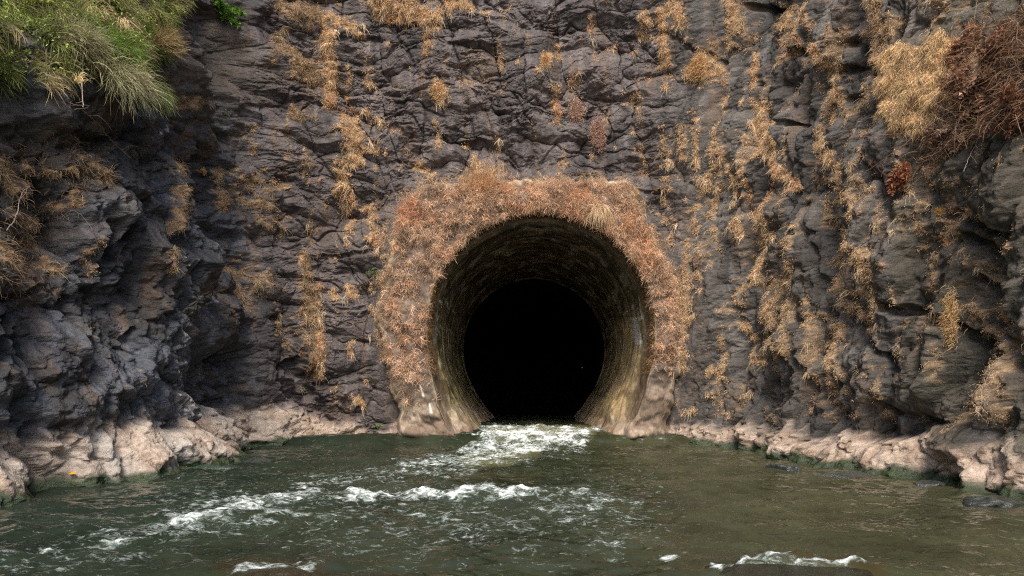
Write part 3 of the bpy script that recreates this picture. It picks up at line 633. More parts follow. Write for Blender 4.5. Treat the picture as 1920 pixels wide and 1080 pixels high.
# spray thrown up where the water breaks
k = RNG.choice(GX.size, 1500, p=(np.clip(fo * (GY > 13.5) + fo * .75 - .62, 0, 1) ** 1.5 * (GY / 10) ** 1.2).ravel() / (np.clip(fo * (GY > 13.5) + fo * .75 - .62, 0, 1) ** 1.5 * (GY / 10) ** 1.2).sum())
c0 = np.stack([GX.ravel()[k], GY.ravel()[k], WZ_.ravel()[k]], -1) + RNG.normal(0, .03, (1500, 3)) * [1, 1, .6]; c0[:, 2] += RNG.exponential(.016, 1500)
oc = np.array([(1, 0, 0), (-1, 0, 0), (0, 1, 0), (0, -1, 0), (0, 0, 1), (0, 0, -1)]); of = np.array([(0, 2, 4), (2, 1, 4), (1, 3, 4), (3, 0, 4), (2, 0, 5), (1, 2, 5), (3, 1, 5), (0, 3, 5)])
sv = c0[:, None, :] + oc[None] * (RNG.uniform(.003, .008, 1500))[:, None, None]; sf = (of[None] + 6 * np.arange(1500)[:, None, None]).reshape(-1, 3)
spray = mesh_obj("white_spray", sv.reshape(-1, 3), sf.ravel(), np.full(len(sf), 3), M_SPRAY, smooth=True)
tag(spray, "white droplets of spray over the foaming water below the tunnel mouth", "spray", kind='stuff')

# ------------------------------------------------------------------ strands, blades, leaves
def norm(v): return v / np.maximum(np.linalg.norm(v, axis=-1, keepdims=True), 1e-9)
def strand_arrays(P, Dir, L, Wd, droop, curl, colr, seg=2, rng=RNG):
    """tapering ribbons starting at P along Dir, sagging; returns V, loops, sizes, tint"""
    n = len(P); L = np.broadcast_to(L, n); pts = [P]; d = norm(Dir); p = P
    for s in range(seg):
        d = norm(d + rng.normal(0, 1, (n, 3)) * curl + np.array([0, 0, -1.0]) * droop)
        p = p + d * (L / seg)[:, None]; pts.append(p)
    view = norm(P - np.array([0, 0, CZ]))
    sd_ = norm(np.cross(norm(pts[-1] - pts[0]), view + rng.normal(0, .5, (n, 3)))) * (np.broadcast_to(Wd, n) / 2)[:, None]
    per = 2 * seg + 1; V = np.zeros((n, per, 3))
    for s in range(seg):
        f = 1 - 0.55 * s / seg; V[:, 2 * s] = pts[s] - sd_ * f; V[:, 2 * s + 1] = pts[s] + sd_ * f
    V[:, -1] = pts[-1]
    base = (np.arange(n) * per)[:, None]
    lp = []; sz = []
    for s in range(seg - 1):
        lp.append([2 * s, 2 * s + 1, 2 * s + 3, 2 * s + 2]); sz.append(4)
    lp.append([2 * seg - 2, 2 * seg - 1, 2 * seg]); sz.append(3)
    flat = np.concatenate(lp); loops = (base + flat[None]).ravel(); sizes = np.tile(sz, n)
    return V.reshape(-1, 3), loops, sizes, np.repeat(colr, per, 0)
def clumps(C_, N_, per, rad_, spread, up, ca, cb, jit=.25, rng=RNG, jj=.12):
    """bunches: every centre gives `per` strands that share a lean and a shade"""
    n = len(C_); lean = rng.normal(0, spread, (n, 3)); tone = colmix(n, ca, cb, jit, rng)
    P = np.repeat(C_, per, 0) + rng.normal(0, rad_, (n * per, 3)); D_ = np.repeat(N_ + lean, per, 0) + rng.normal(0, .38, (n * per, 3)) + np.array([0, 0, up])
    T = np.repeat(tone, per, 0) * (1 + rng.normal(0, jj, (n * per, 1))).clip(.5, 1.6)
    return P, D_, T
def merge(parts):
    V = []; Lp = []; Sz = []; T = []; o = 0
    for v, l, s, t in parts: V.append(v); Lp.append(l + o); Sz.append(s); T.append(t); o += len(v)
    return np.concatenate(V), np.concatenate(Lp), np.concatenate(Sz), np.concatenate(T)
def put(name, parts, mat, parent=None, loc=None):
    v, l, s, t = merge(parts) if isinstance(parts, list) else parts
    if parent is not None and loc is not None:
        o = mesh_obj(name, v - np.asarray(loc), l, s, mat, parent, attrs={"tint": t}); return o
    return mesh_obj(name, v, l, s, mat, parent, attrs={"tint": t}, loc=loc)
def colmix(n, a, b, jit=.18, rng=RNG):
    t = rng.random((n, 1)); c = np.array(a) * (1 - t) + np.array(b) * t
    return c * (1 + rng.normal(0, jit, (n, 1))).clip(.4, 1.7)
# moss beds on the rock
mw = (mossm * keep * vis * (PX > -60) * (PX < 1980) * (PY > -40)).ravel()
mw = np.where(mw > .3, mw, 0) * np.maximum(CV[:, 1], 5) / 16
nk, per = 25000, 9; nm = nk * per
k = RNG.choice(len(mw), nk, p=mw / mw.sum())
dist = np.repeat(CV[k, 1] / 16, per)
P, D_, tt = clumps(CV[k], CN[k] * 1.0, per, .03, .45, -.1, (0.44, 0.29, 0.16), (0.97, 0.68, 0.40))
red = (fbm(P[:, 0] * .8, P[:, 2] * .8, 2, 401) > .3)[:, None]; tt = np.where(red, tt * [1.0, .88, .85], tt)
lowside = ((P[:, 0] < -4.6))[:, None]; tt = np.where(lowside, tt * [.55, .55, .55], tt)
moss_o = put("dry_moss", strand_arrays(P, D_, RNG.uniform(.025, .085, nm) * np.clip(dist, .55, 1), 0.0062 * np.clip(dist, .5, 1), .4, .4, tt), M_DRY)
tag(moss_o, "dried orange moss growing in streaks and patches down the dark rock", "moss", kind='stuff')
gw = (sstep(-10, 12, gd + 26 * fbm(S2 * 3.2, Z2 * 2.2, 4, 431)) * sstep(-.22, .12, fbm(S2 * 6, Z2 * 3.6, 4, 432)) * keep).ravel(); nk, per = 1400, 18; k = RNG.choice(len(gw), nk, p=gw / gw.sum())
P, D_, tt = clumps(CV[k] + CN[k] * .02, CN[k] * .8, per, .025, .5, -.3, (0.36, 0.24, 0.13), (0.92, 0.68, 0.38), .28)
o = put("hanging_moss", strand_arrays(P, D_, RNG.uniform(.06, .19, nk * per), .0055, .5, .3, tt, 3), M_DRY)
tag(o, "large golden mass of dry moss hanging on the upper right wall beside the dead ferns", "moss")
sp = (sstep(-30, -2, pd) * (pd < 6) * keep * sstep(-.1, .25, fbm(S2 * 2.2, Z2 * 2.2, 4, 415)) * sstep(1.6, 2.6, Z2)).ravel(); nk, per = 700, 14; k = RNG.choice(len(sp), nk, p=sp / sp.sum())
P, D_, tt = clumps(CV[k], CN[k] * .8, per, .03, .5, -.1, (0.30, 0.20, 0.12), (0.90, 0.66, 0.42), .3)
o = put("creeping_dry_grass", strand_arrays(P, D_, RNG.uniform(.06, .2, nk * per), .007, .25, .38, tt, 3), M_DRY); tag(o, "dry grass creeping from the tunnel rim onto the surrounding rock", "dry grass", kind='stuff')
nk, per = 900, 12; k = RNG.choice(len(mw), nk, p=mw ** 1.5 / (mw ** 1.5).sum()); dd_ = np.clip(np.repeat(CV[k, 1] / 16, per), .5, 1)
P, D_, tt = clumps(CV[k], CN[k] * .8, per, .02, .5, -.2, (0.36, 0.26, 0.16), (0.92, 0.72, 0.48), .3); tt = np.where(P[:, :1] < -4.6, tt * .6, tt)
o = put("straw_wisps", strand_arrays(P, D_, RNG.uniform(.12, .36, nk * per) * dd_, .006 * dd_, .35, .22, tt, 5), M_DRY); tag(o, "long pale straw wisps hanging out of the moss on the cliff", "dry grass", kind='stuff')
# thatch over the collar
cm = sstep(0.8, 1.5, K2) * sstep(5.6, 4.9, K2)
pp_, qq_ = PPX.reshape(K2.shape), PPY.reshape(K2.shape)
dens = sstep(-.28, .22, fbm(WX * 1.9, WZ * 1.5, 5, 411)) * sstep(-.5, .0, fbm(WX * 6, WZ * 5, 3, 412)) + .05; dens = np.maximum(dens, sstep(1.9, 2.6, WZ - 1.5) * .55); dens = dens * (.55 + .45 * sstep(3.0, 4.2, WZ)) * np.where(WZ < 3.8, sstep(-.12, .22, fbm(WX * 3.2, WZ * 1.7, 4, 413)), 1) + .02
mats = strokes(pp_, qq_, [(748,600,756,690,36,1),(762,700,766,752,15,.9),(735,520,760,570,22,.7),(800,440,765,520,30,.7),(790,560,800,600,14,.5),(1232,470,1262,600,26,1),(1246,600,1252,705,24,1),(1215,440,1235,480,20,.8)], 1.5) * sstep(-.28, .1, fbm(WX * 5, WZ * 3, 4, 416)) * .7; dens = np.maximum(dens, mats)
lowfade = np.where(pp_ < 1000, sstep(770, 700, qq_), sstep(730, 600, qq_))
bare = strokes(pp_, qq_, [(765,450,800,570,14,.75),(1225,500,1248,640,10,.6),(800,400,880,370,10,.4),(740,480,735,540,8,.7),(972,345,985,370,12,1),(745,640,700,660,6,.5),(735,520,760,500,12,.6),(1225,700,1235,780,16,1)], 1.3)
cmw = (cm * dens * lowfade * (1 - .9 * bare).clip(0, 1) * (Rm * Dm)).ravel(); cmw = np.maximum(cmw, 0)
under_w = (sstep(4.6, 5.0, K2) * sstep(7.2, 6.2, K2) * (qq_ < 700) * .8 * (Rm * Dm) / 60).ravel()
nk, per = 3300, 18; nc = nk * per; k = RNG.choice(len(cmw), nk, p=cmw / cmw.sum())
hang = np.repeat(sstep(0.25, 0.9, np.sin(PTH[k])), per)
P, D_, tt = clumps(PV[k], np.array([[0, -.75, 0.0]]), per, .03, .65, -.15, (0.32, 0.20, 0.125), (0.97, 0.68, 0.46), .3)
P[:, 1] -= np.abs(RNG.normal(0, .02, nc)); zn = fbm(P[:, 0] * 1.1, P[:, 2] * 1.1, 3, 421)[:, None]; tt = np.where(zn > .15, tt * [1.0, .92, .86], tt); tt = np.where(zn < -.3, tt * .72, tt)
collar_m = put("dried_grass_mat", strand_arrays(P, D_, RNG.uniform(.06, .24, nc), .006, .20, .5, tt, 4), M_DRY)
tag(collar_m, "thick mat of dry orange grass hanging over the concrete rim of the tunnel", "dry grass", kind='stuff')
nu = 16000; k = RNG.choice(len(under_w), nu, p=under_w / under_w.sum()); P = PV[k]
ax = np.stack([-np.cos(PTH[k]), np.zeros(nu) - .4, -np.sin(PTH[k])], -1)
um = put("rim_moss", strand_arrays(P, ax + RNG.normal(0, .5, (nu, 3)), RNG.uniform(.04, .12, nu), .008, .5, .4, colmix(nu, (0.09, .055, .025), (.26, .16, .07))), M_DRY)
tag(um, "dark brown moss lining the shaded inner edge of the tunnel rim", "moss", kind='stuff')

def tuft(name, px, py, R, n, L, ca, cb, label, cat, group=None, up=.3, droop=.3, wd=.008, sx=1, sz=1, mat=None, curl=.3, seg=3, onportal=False):
    if onportal:
        d = (PPX - px) ** 2 + (PPY - py) ** 2 + (PK > 5.5) * 1e6; i = np.argmin(d); p0 = PV[i]; n0 = np.array([0, -1.0, 0])
    else: p0, n0 = at(px, py)
    tang = np.array([-n0[1], n0[0], 0])
    a = RNG.normal(0, .5, (n, 2)) * R; P = p0 + a[:, :1] * tang * sx + np.stack([0 * a[:, 1], 0 * a[:, 1], a[:, 1] * sz], -1) + n0 * RNG.uniform(-.01, .04, (n, 1))
    D_ = n0 + np.array([0, 0, up]) + RNG.normal(0, .55, (n, 3))
    o = put(name, strand_arrays(P, D_, RNG.uniform(.5, 1, n) * L, wd, droop, curl, colmix(n, ca, cb), seg), mat or M_DRY, loc=p0)
    tag(o, label, cat, group); return o
OR1, OR2 = (.48, .30, .14), (.90, .62, .33)
G1 = "dry tufts on the rock face"
tuft("dry_tuft", 1085, 207, .18, 1500, .16, (.36, .23, .17), (.72, .50, .38), "pinkish dry tuft on bare rock above the tunnel, upper one of the pair", "dry tuft", G1, sz=1.3)
tuft("dry_tuft", 1121, 245, .2, 1900, .16, (.34, .21, .16), (.70, .47, .36), "pinkish dry tuft above the tunnel, lower and larger one of the pair", "dry tuft", G1, sz=1.7, sx=.8)
tuft("dry_tuft", 1304, 130, .26, 1900, .2, OR1, OR2, "round bristly orange tuft alone on a ledge high right of the tunnel", "dry tuft", G1)
tuft("dry_tuft", 825, 172, .15, 1000, .13, OR1, OR2, "small pale tan tuft on smooth rock high above the rim's left side", "dry tuft", G1, sz=1.4)
tuft("dry_tuft", 1027, 110, .1, 700, .12, OR1, OR2, "small golden tuft at the end of a slanting crack high over the tunnel", "dry tuft", G1, sz=1.5)
tuft("dry_tuft", 1782, 600, .16, 1300, .14, (.42, .27, .12), (.80, .54, .27), "bright orange drooping tuft on the right rock wall beneath dark diagonal cracks", "dry tuft", G1, up=-.3, sz=2.4)
tuft("dry_tuft", 672, 758, .07, 600, .10, OR1, OR2, "small sandy tuft low on the rock left of the tunnel, just over the water", "dry tuft", G1, sz=.7)
tuft("dry_tuft", 385, 318, .06, 400, .06, OR1, (.75, .45, .16), "small round orange tuft on the black rock left of the tunnel", "dry tuft", G1)
tuft("dry_tuft", 1762, 392, .06, 450, .06, (.5, .28, .08), (.85, .55, .18), "tiny bright yellow orange tuft under the dead ferns on the right wall", "dry tuft", G1)
tuft("hanging_grass_tuft", 1124, 392, .10, 420, .62, (.45, .30, .16), (.80, .62, .42), "pale straw coloured grass tuft hanging from the tunnel rim at upper right", "dry grass", up=.2, droop=.5, wd=.011, curl=.12, seg=5, onportal=True)
tuft("dry_grass_crest", 905, 345, .36, 900, .34, (.50, .30, .16), (.92, .64, .38), "tall spiky orange grass crest standing on the top left of the tunnel rim", "dry grass", up=1.2, droop=.06, curl=.25, sx=1.3, onportal=True)
tuft("dry_grass_crest", 765, 400, .34, 520, .26, (.48, .24, .15), (.85, .50, .32), "reddish dry grass clump on the upper left corner of the tunnel rim", "dry grass", up=.6, droop=.1, curl=.3, onportal=True)

# leaves ------------------------------------------------------------
def leaf_arrays(P, Dir, L, Wd, colr, rng=RNG):
    n = len(P); d = norm(Dir); sd_ = norm(np.cross(d, norm(rng.normal(0, 1, (n, 3)) + np.array([0, -.9, .8])))); nn = np.cross(sd_, d)
    L = np.broadcast_to(L, n)[:, None]; Wd = np.broadcast_to(Wd, n)[:, None]
    V = np.stack([P, P + d * L * .35 - sd_ * Wd * .5 + nn * L * .08, P + d * L * .5 - nn * L * .02, P + d * L * .35 + sd_ * Wd * .5 + nn * L * .08, P + d * L * .8 - sd_ * Wd * .28, P + d * L * .8 + sd_ * Wd * .28, P + d * L * 1.05 - nn * L * .18], 1)
    fl = np.array([0, 2, 1, 0, 3, 2, 1, 2, 4, 2, 3, 5, 2, 6, 4, 2, 5, 6]); loops = ((np.arange(n) * 7)[:, None] + fl[None]).ravel()
    return V.reshape(-1, 3), loops, np.full(n * 6, 3), np.repeat(colr, 7, 0)
def tube(path, r0, r1, colr, k=5):
    path = np.asarray(path, float); n = len(path); t = norm(np.gradient(path, axis=0)); up = np.array([.3, .9, .2])
    a = norm(np.cross(t, up)); b = np.cross(t, a); th = np.linspace(0, 2 * math.pi, k, endpoint=False); r = np.linspace(r0, r1, n)
    V = path[:, None] + (a[:, None] * np.cos(th)[None, :, None] + b[:, None] * np.sin(th)[None, :, None]) * r[:, None, None]
    i = np.arange(n - 1)[:, None]; j = np.arange(k)[None]; q = np.stack([i * k + j, i * k + (j + 1) % k, (i + 1) * k + (j + 1) % k, (i + 1) * k + j], -1).reshape(-1)
    return V.reshape(-1, 3), q, np.full((n - 1) * k, 4), np.tile(np.array(colr), (n * k, 1))
def curve_path(p0, d0, L, n=9, droop=.1, wob=.15):
    p = np.array(p0, float); d = norm(np.array(d0, float)); out = [p.copy()]
    for _ in range(n - 1):
        d = norm(d + RNG.normal(0, wob, 3) + np.array([0, 0, -droop])); p = p + d * L / (n - 1); out.append(p.copy())
    return np.array(out)
def shrub(name, px, py, R, nst, leaves, ll, lw, ca, cb, label, cat="shrub", group=None, up=.8, droop=.08, out=.8, side=0, stemcol=(.16, .11, .07)):
    p0, n0 = at(px, py); root = empty(name, p0); tag(root, label, cat, group)
    tang = np.array([-n0[1], n0[0], 0]); st = []; lv = []
    for i in range(nst):
        d = n0 * out * random.uniform(.5, 1) + np.array([0, 0, up * random.uniform(.3, 1.2)]) + tang * random.uniform(-1, 1) + tang * side
        pa = curve_path(p0 + tang * random.uniform(-.3, .3) * R - n0 * .03, d, R * random.uniform(.6, 1.2), 10, droop, .18)
        st.append(tube(pa, .008, .002, stemcol, 4))
        m = leaves // nst; k = RNG.integers(2, len(pa), m); P = pa[k] + RNG.normal(0, R * .035, (m, 3))
        D_ = norm(pa[k] - pa[k - 1]) * .5 + RNG.normal(0, .7, (m, 3)); lv.append(leaf_arrays(P, D_, RNG.uniform(.6, 1.1, m) * ll, lw, colmix(m, ca, cb)))
    put("stems", st, M_TWIG, root, p0); put("foliage", lv, M_LEAF, root, p0)
    return root
def grass(name, px, py, R, n, L, ca, cb, label, cat="grass", group=None, up=.8, droop=.22, wd=.009, curl=.19):
    return tuft(name, px, py, R, n, L, ca, cb, label, cat, group, up, droop, wd, 1, .5, M_GRASS, curl, 6)

# upper left: the overgrown ledge
vw = (in_poly(PX, PY, [(-40,-60),(360,-60),(345,40),(335,110),(300,160),(250,170),(190,150),(120,165),(60,150),(-40,170)]) & vis).ravel().astype(float)
for nm_, cnt, L_, ca, cb, lab, upv, dr in (("ledge_grass", 17000, .42, (.20, .17, .06), (.46, .40, .18), "mixed green and straw grass covering the ledge at upper left", .5, .26),):
    nk = cnt // 34; cnt = nk * 34; k = RNG.choice(len(vw), nk, p=vw / vw.sum()); Cc = CV[k] + CN[k] * RNG.uniform(0, .22, (nk, 1))
    P, D_, _ = clumps(Cc, CN[k] * .8, 34, .03, .5, upv, (0, 0, 0), (0, 0, 0)); kk2 = np.repeat(np.arange(nk), 34)
    gz = (sstep(-.25, .2, fbm(Cc[:, 1] * 1.3, Cc[:, 2] * 1.3, 3, 501) + RNG.normal(0, .12, nk))[:, None])
    tn_ = colmix(nk, (.06, .09, .02), (.32, .36, .11), .4) * gz + colmix(nk, (.15, .11, .06), (.72, .58, .34), .4) * (1 - gz)
    tt = tn_[kk2] * (1 + RNG.normal(0, .12, (cnt, 1))).clip(.5, 1.6)
    o = put(nm_, strand_arrays(P, D_, RNG.uniform(.5, 1, cnt) * L_, .0075, dr, .10, tt, 5), M_GRASS); tag(o, lab, "grass", kind='stuff')
k = RNG.choice(len(vw), 4200, p=vw / vw.sum()); P = CV[k] + CN[k] * RNG.uniform(.05, .4, (4200, 1)) + np.array([0, 0, .05]); P = P[(CPY[k] < 150)]; m = len(P)
o = put("ledge_herbs", leaf_arrays(P, RNG.normal(0, 1, (m, 3)) + [0, -.3, .3], RNG.uniform(.025, .06, m), .024, colmix(m, (.16, .26, .04), (.48, .60, .12))), M_LEAF); tag(o, "small leaved herbs growing through the grass of the upper left ledge", "plants", kind='stuff')
G2 = "plants on the upper left ledge"
grass("grass_tussock", 215, 100, .26, 800, .55, (.12, .20, .03), (.34, .46, .12), "bright green grass tussock in the middle of the overgrown ledge", group=G2)
grass("grass_tussock", 225, 150, .30, 950, .68, (.20, .20, .09), (.62, .58, .36), "large pale grass tussock drooping over the dark rock under the ledge", group=G2, droop=.3)
grass("grass_tussock", 290, 180, .13, 1100, .5, (.20, .26, .08), (.52, .56, .26), "small tussock at the right tip of the ledge hanging lowest over the rock", group=G2, droop=.4)
grass("grass_tussock", 150, 90, .25, 1200, .6, (.26, .24, .12), (.55, .50, .32), "greyish straw coloured tussock left of the bright green one", group=G2)
grass("grass_tussock", 300, 90, .2, 900, .6, (.35, .26, .12), (.62, .48, .26), "thin yellow brown grass clump with upright stalks on the ledge's right side", group=G2, up=1.6, droop=.1)
shrub("leafy_shrub", 405, 14, .6, 14, 620, .10, .045, (.06, .16, .02), (.22, .40, .06), "glossy green leafy shrub hanging from the top edge beside the grassy ledge", group=G2, up=.35, droop=.14, out=1.3, side=.25)
shrub("leafy_shrub", 312, 66, .2, 6, 70, .085, .045, (.10, .22, .06), (.28, .42, .16), "little broad leaved green plant at the right end of the grassy ledge", group=G2, up=.3)
shrub("leafy_shrub", 60, 25, .6, 14, 900, .045, .022, (.20, .28, .04), (.56, .62, .12), "yellow green bushy shrub in the top left corner", group=G2)
shrub("leafy_shrub", 190, 5, .5, 12, 700, .045, .02, (.18, .26, .05), (.48, .52, .14), "olive green shrub along the top edge between corner bush and glossy shrub", group=G2)
shrub("leafy_shrub", 20, 150, .35, 8, 220, .035, .02, (.10, .16, .04), (.28, .34, .08), "sparse small leaved shrub at the left edge under the grassy ledge", group=G2, droop=.15)
shrub("green_seedling", 697, 512, .22, 6, 110, .045, .022, (.07, .16, .03), (.20, .34, .08), "small dark green sprig rooted in the rock left of the tunnel rim", "plant", out=.5)
shrub("green_seedling", 704, 797, .14, 4, 30, .04, .022, (.12, .28, .04), (.28, .48, .08), "tiny bright green sprig just above the water left of the tunnel", "plant", out=.5)
shrub("green_seedling", 1600, 205, .18, 4, 26, .03, .018, (.16, .34, .05), (.32, .52, .1), "thin green sprig left of the golden moss mass on the right wall", "plant", out=.4)
shrub("green_seedling", 430, 215, .2, 6, 60, .03, .016, (.14, .26, .04), (.3, .44, .1), "faint green sprig in brown earth right of the grassy ledge", "plant", out=.4)

# bare twigs and vines
def vine(name, pts, r, colr, label, group, off=.12, sag=0, branches=0, cat="vine"):
    W = []
    for (x, y) in pts:
        p, n0 = at(x, y); W.append(p + n0 * off)
    W = catmull(np.array(W), 9); dd = W[:, 1].copy()
    kk_ = np.hanning(9); kk_ /= kk_.sum()
    for c in range(3): W[:, c] = np.convolve(np.pad(W[:, c], 4, mode='edge'), kk_, 'valid')
    W += RNG.normal(0, .004, W.shape); parts = [tube(W, r, r * .45, colr)]
    for b in range(branches):
        i = RNG.integers(2, len(W) - 2); parts.append(tube(curve_path(W[i], RNG.normal(0, 1, 3) + [0, -.4, -.4], random.uniform(.15, .4), 7, .1, .25), r * .5, r * .2, colr, 4))
    p0 = W[0]; o = put(name, parts, M_TWIG, loc=p0); tag(o, label, cat, group); return o
G3 = "bare twigs and vines on the rock"
BR = (.20, .14, .10); RB = (.24, .11, .07); GR = (.34, .28, .24)
vine("bare_twig", [(135,108),(131,140),(130,170),(134,205)], .011, GR, "grey forked twig standing bare under the grass of the upper left ledge", G3, .3, branches=2, cat="twig")
vine("bare_twig", [(140,205),(165,235),(195,262),(235,300)], .009, BR, "long brown root slanting down right below the grassy ledge", G3, .18, branches=5, cat="twig")
vine("bare_twig", [(118,215),(150,200),(105,190),(98,160)], .006, BR, "thin curled brown twig beside the forked one below the ledge", G3, .25, branches=4, cat="twig")
vine("bare_vine", [(1570,275),(1620,262),(1680,252),(1760,255)], .006, RB, "thin red brown vine running level across the rock below the golden moss", G3, .2, branches=5)
vine("bare_vine", [(1720,110),(1770,180),(1810,215),(1900,205)], .006, BR, "brown vine looping down right through the dead ferns", G3, .35, branches=5)
vine("bare_vine", [(1919,200),(1880,250),(1850,290),(1842,330)], .006, GR, "pale grey vine hanging down left at the right edge under the ferns", G3, .3, branches=3)
vine("bare_vine", [(1822,230),(1818,260),(1814,300)], .004, BR, "short straight root hanging under the dead ferns at right", G3, .3)
vine("bare_vine", [(1857,0),(1856,40),(1858,90)], .005, BR, "thin straight root hanging from the top edge at far right", G3, .3)
vine("bare_vine", [(1640,330),(1690,290),(1740,250),(1800,190)], .007, RB, "red brown stem rising right from the lowest dead fern", G3, .25, branches=7)
vine("bare_vine", [(0,430),(22,400),(30,370),(48,345)], .006, GR, "pale thin vine climbing the rock at the left edge of the picture", G3, .12, branches=4)
vine("bare_vine", [(100,420),(130,400),(165,430),(178,480)], .006, BR, "knotted brown vine arching over the moss on the left wall", G3, .12, branches=7)
vine("bare_vine", [(452,290),(480,305),(510,320),(550,332)], .005, RB, "short rusty twig lying across brown moss left of the tunnel", G3, .08, branches=4)

# dead ferns at the right
def fern(px, py, R, nf, label, ca=(.17, .085, .05), cb=(.64, .38, .25), droop=.16, side=0):
    p0, n0 = at(px, py); p0 = p0 + n0 * .05; root = empty("dead_fern", p0); tag(root, label, "fern", "dead brown ferns on the right wall"); tang = np.array([-n0[1], n0[0], 0])
    for i in range(nf):
        a = 2 * math.pi * i / nf + random.uniform(-.4, .4)
        d = n0 * .7 + tang * math.cos(a) + np.array([0, 0, math.sin(a) * .8 + .2]) + tang * side
        pa = curve_path(p0, d, R * random.uniform(.7, 1.2), 16, droop, .07); parts = [tube(pa, .006, .002, (.16, .08, .05), 4)]
        t = norm(np.gradient(pa, axis=0)); bn = norm(np.cross(t, n0 + RNG.normal(0, .4, 3)))
        for sg in (-1, 1):
            k = np.arange(2, 16); k = np.repeat(k, 2); m = len(k); f = np.sin(k / 16 * math.pi * .85 + .3)
            P = pa[k] + t[k] * RNG.uniform(-.5, .5, (m, 1)) * R / 15
            parts.append(leaf_arrays(P, bn[k] * sg + t[k] * .45 + RNG.normal(0, .35, (m, 3)), R * .26 * f.clip(.25, 1), R * .075, colmix(m, ca, cb)))
        put("frond", parts, M_LEAF, root, p0)
    return root
fern(1825, 80, .62, 9, "reddish dead fern fanning out near the top of the right wall")
fern(1888, 75, .55, 8, "dead brown fern at the right edge of the picture, topmost there")
fern(1862, 165, .6, 9, "large dead brown fern in the middle of the fern thicket", ca=(.12, .07, .045), cb=(.55, .34, .22))
fern(1803, 150, .4, 8, "dead fern with curled leaves touching the golden moss mass")
fern(1905, 190, .5, 7, "dark dead fern at the right edge above the hanging grey vine", ca=(.12, .05, .03), cb=(.32, .15, .08))
fern(1762, 245, .3, 7, "thin dead fern between the golden moss and the lowest fern", ca=(.26, .15, .1), cb=(.5, .34, .24))
fern(1698, 315, .42, 5, "lowest rust red dead fern hanging alone on the right wall", ca=(.28, .10, .05), cb=(.55, .24, .12), droop=.3)
fern(1800, 250, .38, 6, "small faded fern below the fern thicket", ca=(.26, .16, .11), cb=(.52, .38, .28))
# brush of bare stalks between the ferns
fm = (in_poly(PX, PY, [(1770,60),(1820,20),(1960,0),(1960,230),(1850,230),(1760,280),(1690,330),(1670,310),(1740,220)]) & vis).ravel().astype(float)
k = RNG.choice(len(fm), 2400, p=fm / fm.sum()); P = CV[k] + CN[k] * RNG.uniform(0, .25, (2400, 1))
o = put("dead_brush", strand_arrays(P, CN[k] * .5 + RNG.normal(0, .8, (2400, 3)), RNG.uniform(.1, .42, 2400), .006, .12, .25, colmix(2400, (.12, .065, .04), (.40, .24, .14)), 4), M_TWIG)
tag(o, "tangle of dead brown stalks between the ferns on the right wall", "brush", kind='stuff')
lm = (in_poly(PX, PY, [(-40,230),(240,240),(250,330),(180,400),(190,520),(90,560),(-40,560)]) & vis).ravel().astype(float)
k = RNG.choice(len(lm), 2600, p=lm * (mossm.ravel() * 2 + .15) / (lm * (mossm.ravel() * 2 + .15)).sum()); P = CV[k]
o = put("dead_roots", strand_arrays(P, CN[k] * .5 + RNG.normal(0, .7, (2600, 3)), RNG.uniform(.06, .28, 2600), .005, .25, .35, colmix(2600, (.15, .09, .05), (.42, .29, .17)), 5), M_TWIG)
tag(o, "tangle of dry roots and tendrils on the left wall below the grass", "roots", kind='stuff')

# ------------------------------------------------------------------ stones in and by the water
def ico_sphere(sub=4):
    import bmesh
    bm = bmesh.new(); bmesh.ops.create_icosphere(bm, subdivisions=sub, radius=1.0)
    V = np.array([v.co[:] for v in bm.verts]); Fc = np.array([[v.index for v in f.verts] for f in bm.faces]); bm.free(); return V, Fc
IV, IF = ico_sphere(5)
def stone(px, py, w_, d_, h_, seed, label, ca, sink=.3, cat="stone", group="wet stones along the water"):
    Yp = CZ * F / (py - HY); p0 = np.array([(px - 960) / F * Yp, Yp, 0.0])
    V = IV.copy(); r = 1 + .28 * fbm(V[:, 0] * 1.1 + seed, V[:, 1] * 1.1 + V[:, 2], 3, 601 + seed) + .05 * fbm(V[:, 0] * 6 + seed, V[:, 2] * 6 + V[:, 1] * 4, 3, 611)
    g = np.random.default_rng(seed)
    for _ in range(9):
        n0 = norm(g.normal(0, 1, 3)); dd = V @ n0; lim = g.uniform(.55, .85); r = np.where(dd * r > lim, lim / np.maximum(dd, .2), r)
    V = V * r[:, None] * np.array([w_, d_, h_]); V[:, 2] -= h_ * sink
    c = np.tile(np.array(ca), (len(V), 1)) * (1 + .3 * fbm(V[:, 0] * 5 / w_, V[:, 1] * 5 / w_, 3, 621)[:, None])
    o = mesh_obj("wet_stone", V, IF.ravel(), np.full(len(IF), 3), M_STONE, smooth=False, attrs={"rockcol": c, "gloss": np.full(len(V), .8)}); o.location = [float(q) for q in p0]
    tag(o, label, cat, group); return o
DK = (.035, .04, .035)
stone(1470, 878, .30, .25, .16, 1, "black wet stone at the foot of the right bank, farthest of the dark stones", DK)
stone(1590, 893, .55, .3, .13, 2, "long flat wet black slab under the pale right bank", DK)
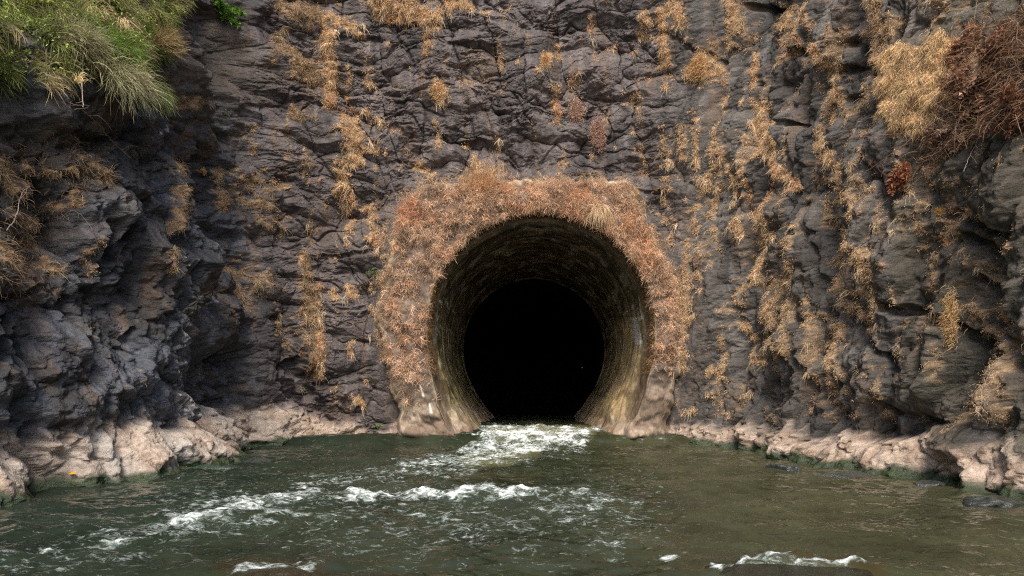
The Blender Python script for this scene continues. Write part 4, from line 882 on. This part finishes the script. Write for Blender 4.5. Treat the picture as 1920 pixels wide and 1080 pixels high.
stone(1870, 942, .42, .3, .16, 3, "dark wet stone beside the water at far right", DK)
stone(1740, 908, .25, .2, .10, 4, "small dark wet stone between the flat slab and the far right one", DK)
stone(400, 880, .40, .2, .10, 5, "low wet greenish stone under the pale left bank", (.03, .05, .035))
stone(480, 864, .30, .25, .13, 6, "dark wet stone at the tip of the pale left bank", DK)
stone(265, 905, .18, .16, .08, 7, "small mossy wet stone by the left bank near the yellow leaf", (.03, .05, .02))
stone(520, 1082, .42, .35, .13, 8, "brown boulder awash in the foreground left of centre", (.030, .024, .012), .5)
stone(1500, 1085, .75, .35, .16, 9, "broad dark boulder awash with water breaking over it at bottom right", (.024, .022, .013), .48)
stone(870, 828, .22, .3, .2, 10, "dark wet stone at the left end of the small waterfall", (.05, .05, .03))
stone(1160, 832, .25, .3, .16, 11, "dark wet stone at the right end of the small waterfall", (.05, .045, .03))

def fallen_leaf(px, py, size, c, label, lift=.02, water=False):
    if water:
        Yp = CZ * F / (py - HY); p = np.array([(px - 960) / F * Yp, Yp, .03]); n0 = np.array([0, -.4, 1.0])
    else:
        p, n0 = at(px, py); p = p + n0 * lift + np.array([0, 0, .02])
    parts = [leaf_arrays(np.array([p]), np.array([[.8, -.2, .1]]), size, size * .55, np.array([c])), tube([p, p - np.array([size * .3, 0, -.01]), p - np.array([size * .5, 0, -.02])], .002, .001, c, 4)]
    o = put("fallen_leaf", parts, M_LEAF, loc=p); tag(o, label, "leaf", "fallen leaves on the bank")
fallen_leaf(128, 896, .11, (.75, .38, .03), "yellow orange leaf lying on the pale rock at the left water line")
fallen_leaf(478, 858, .09, (.45, .6, .12), "light green leaf by the tip of the pale left bank")
fallen_leaf(622, 822, .2, (.62, .2, .08), "red orange leaf on the low bank left of the tunnel")
fallen_leaf(700, 824, .14, (.5, .2, .12), "dull red leaf on the low bank nearest the tunnel's left side")
fallen_leaf(1202, 432, .14, (.6, .3, .2), "pale pink brown leaf caught on the upper right of the tunnel rim")
fallen_leaf(132, 393, .09, (.75, .3, .04), "orange leaf caught in dry roots on the left wall")
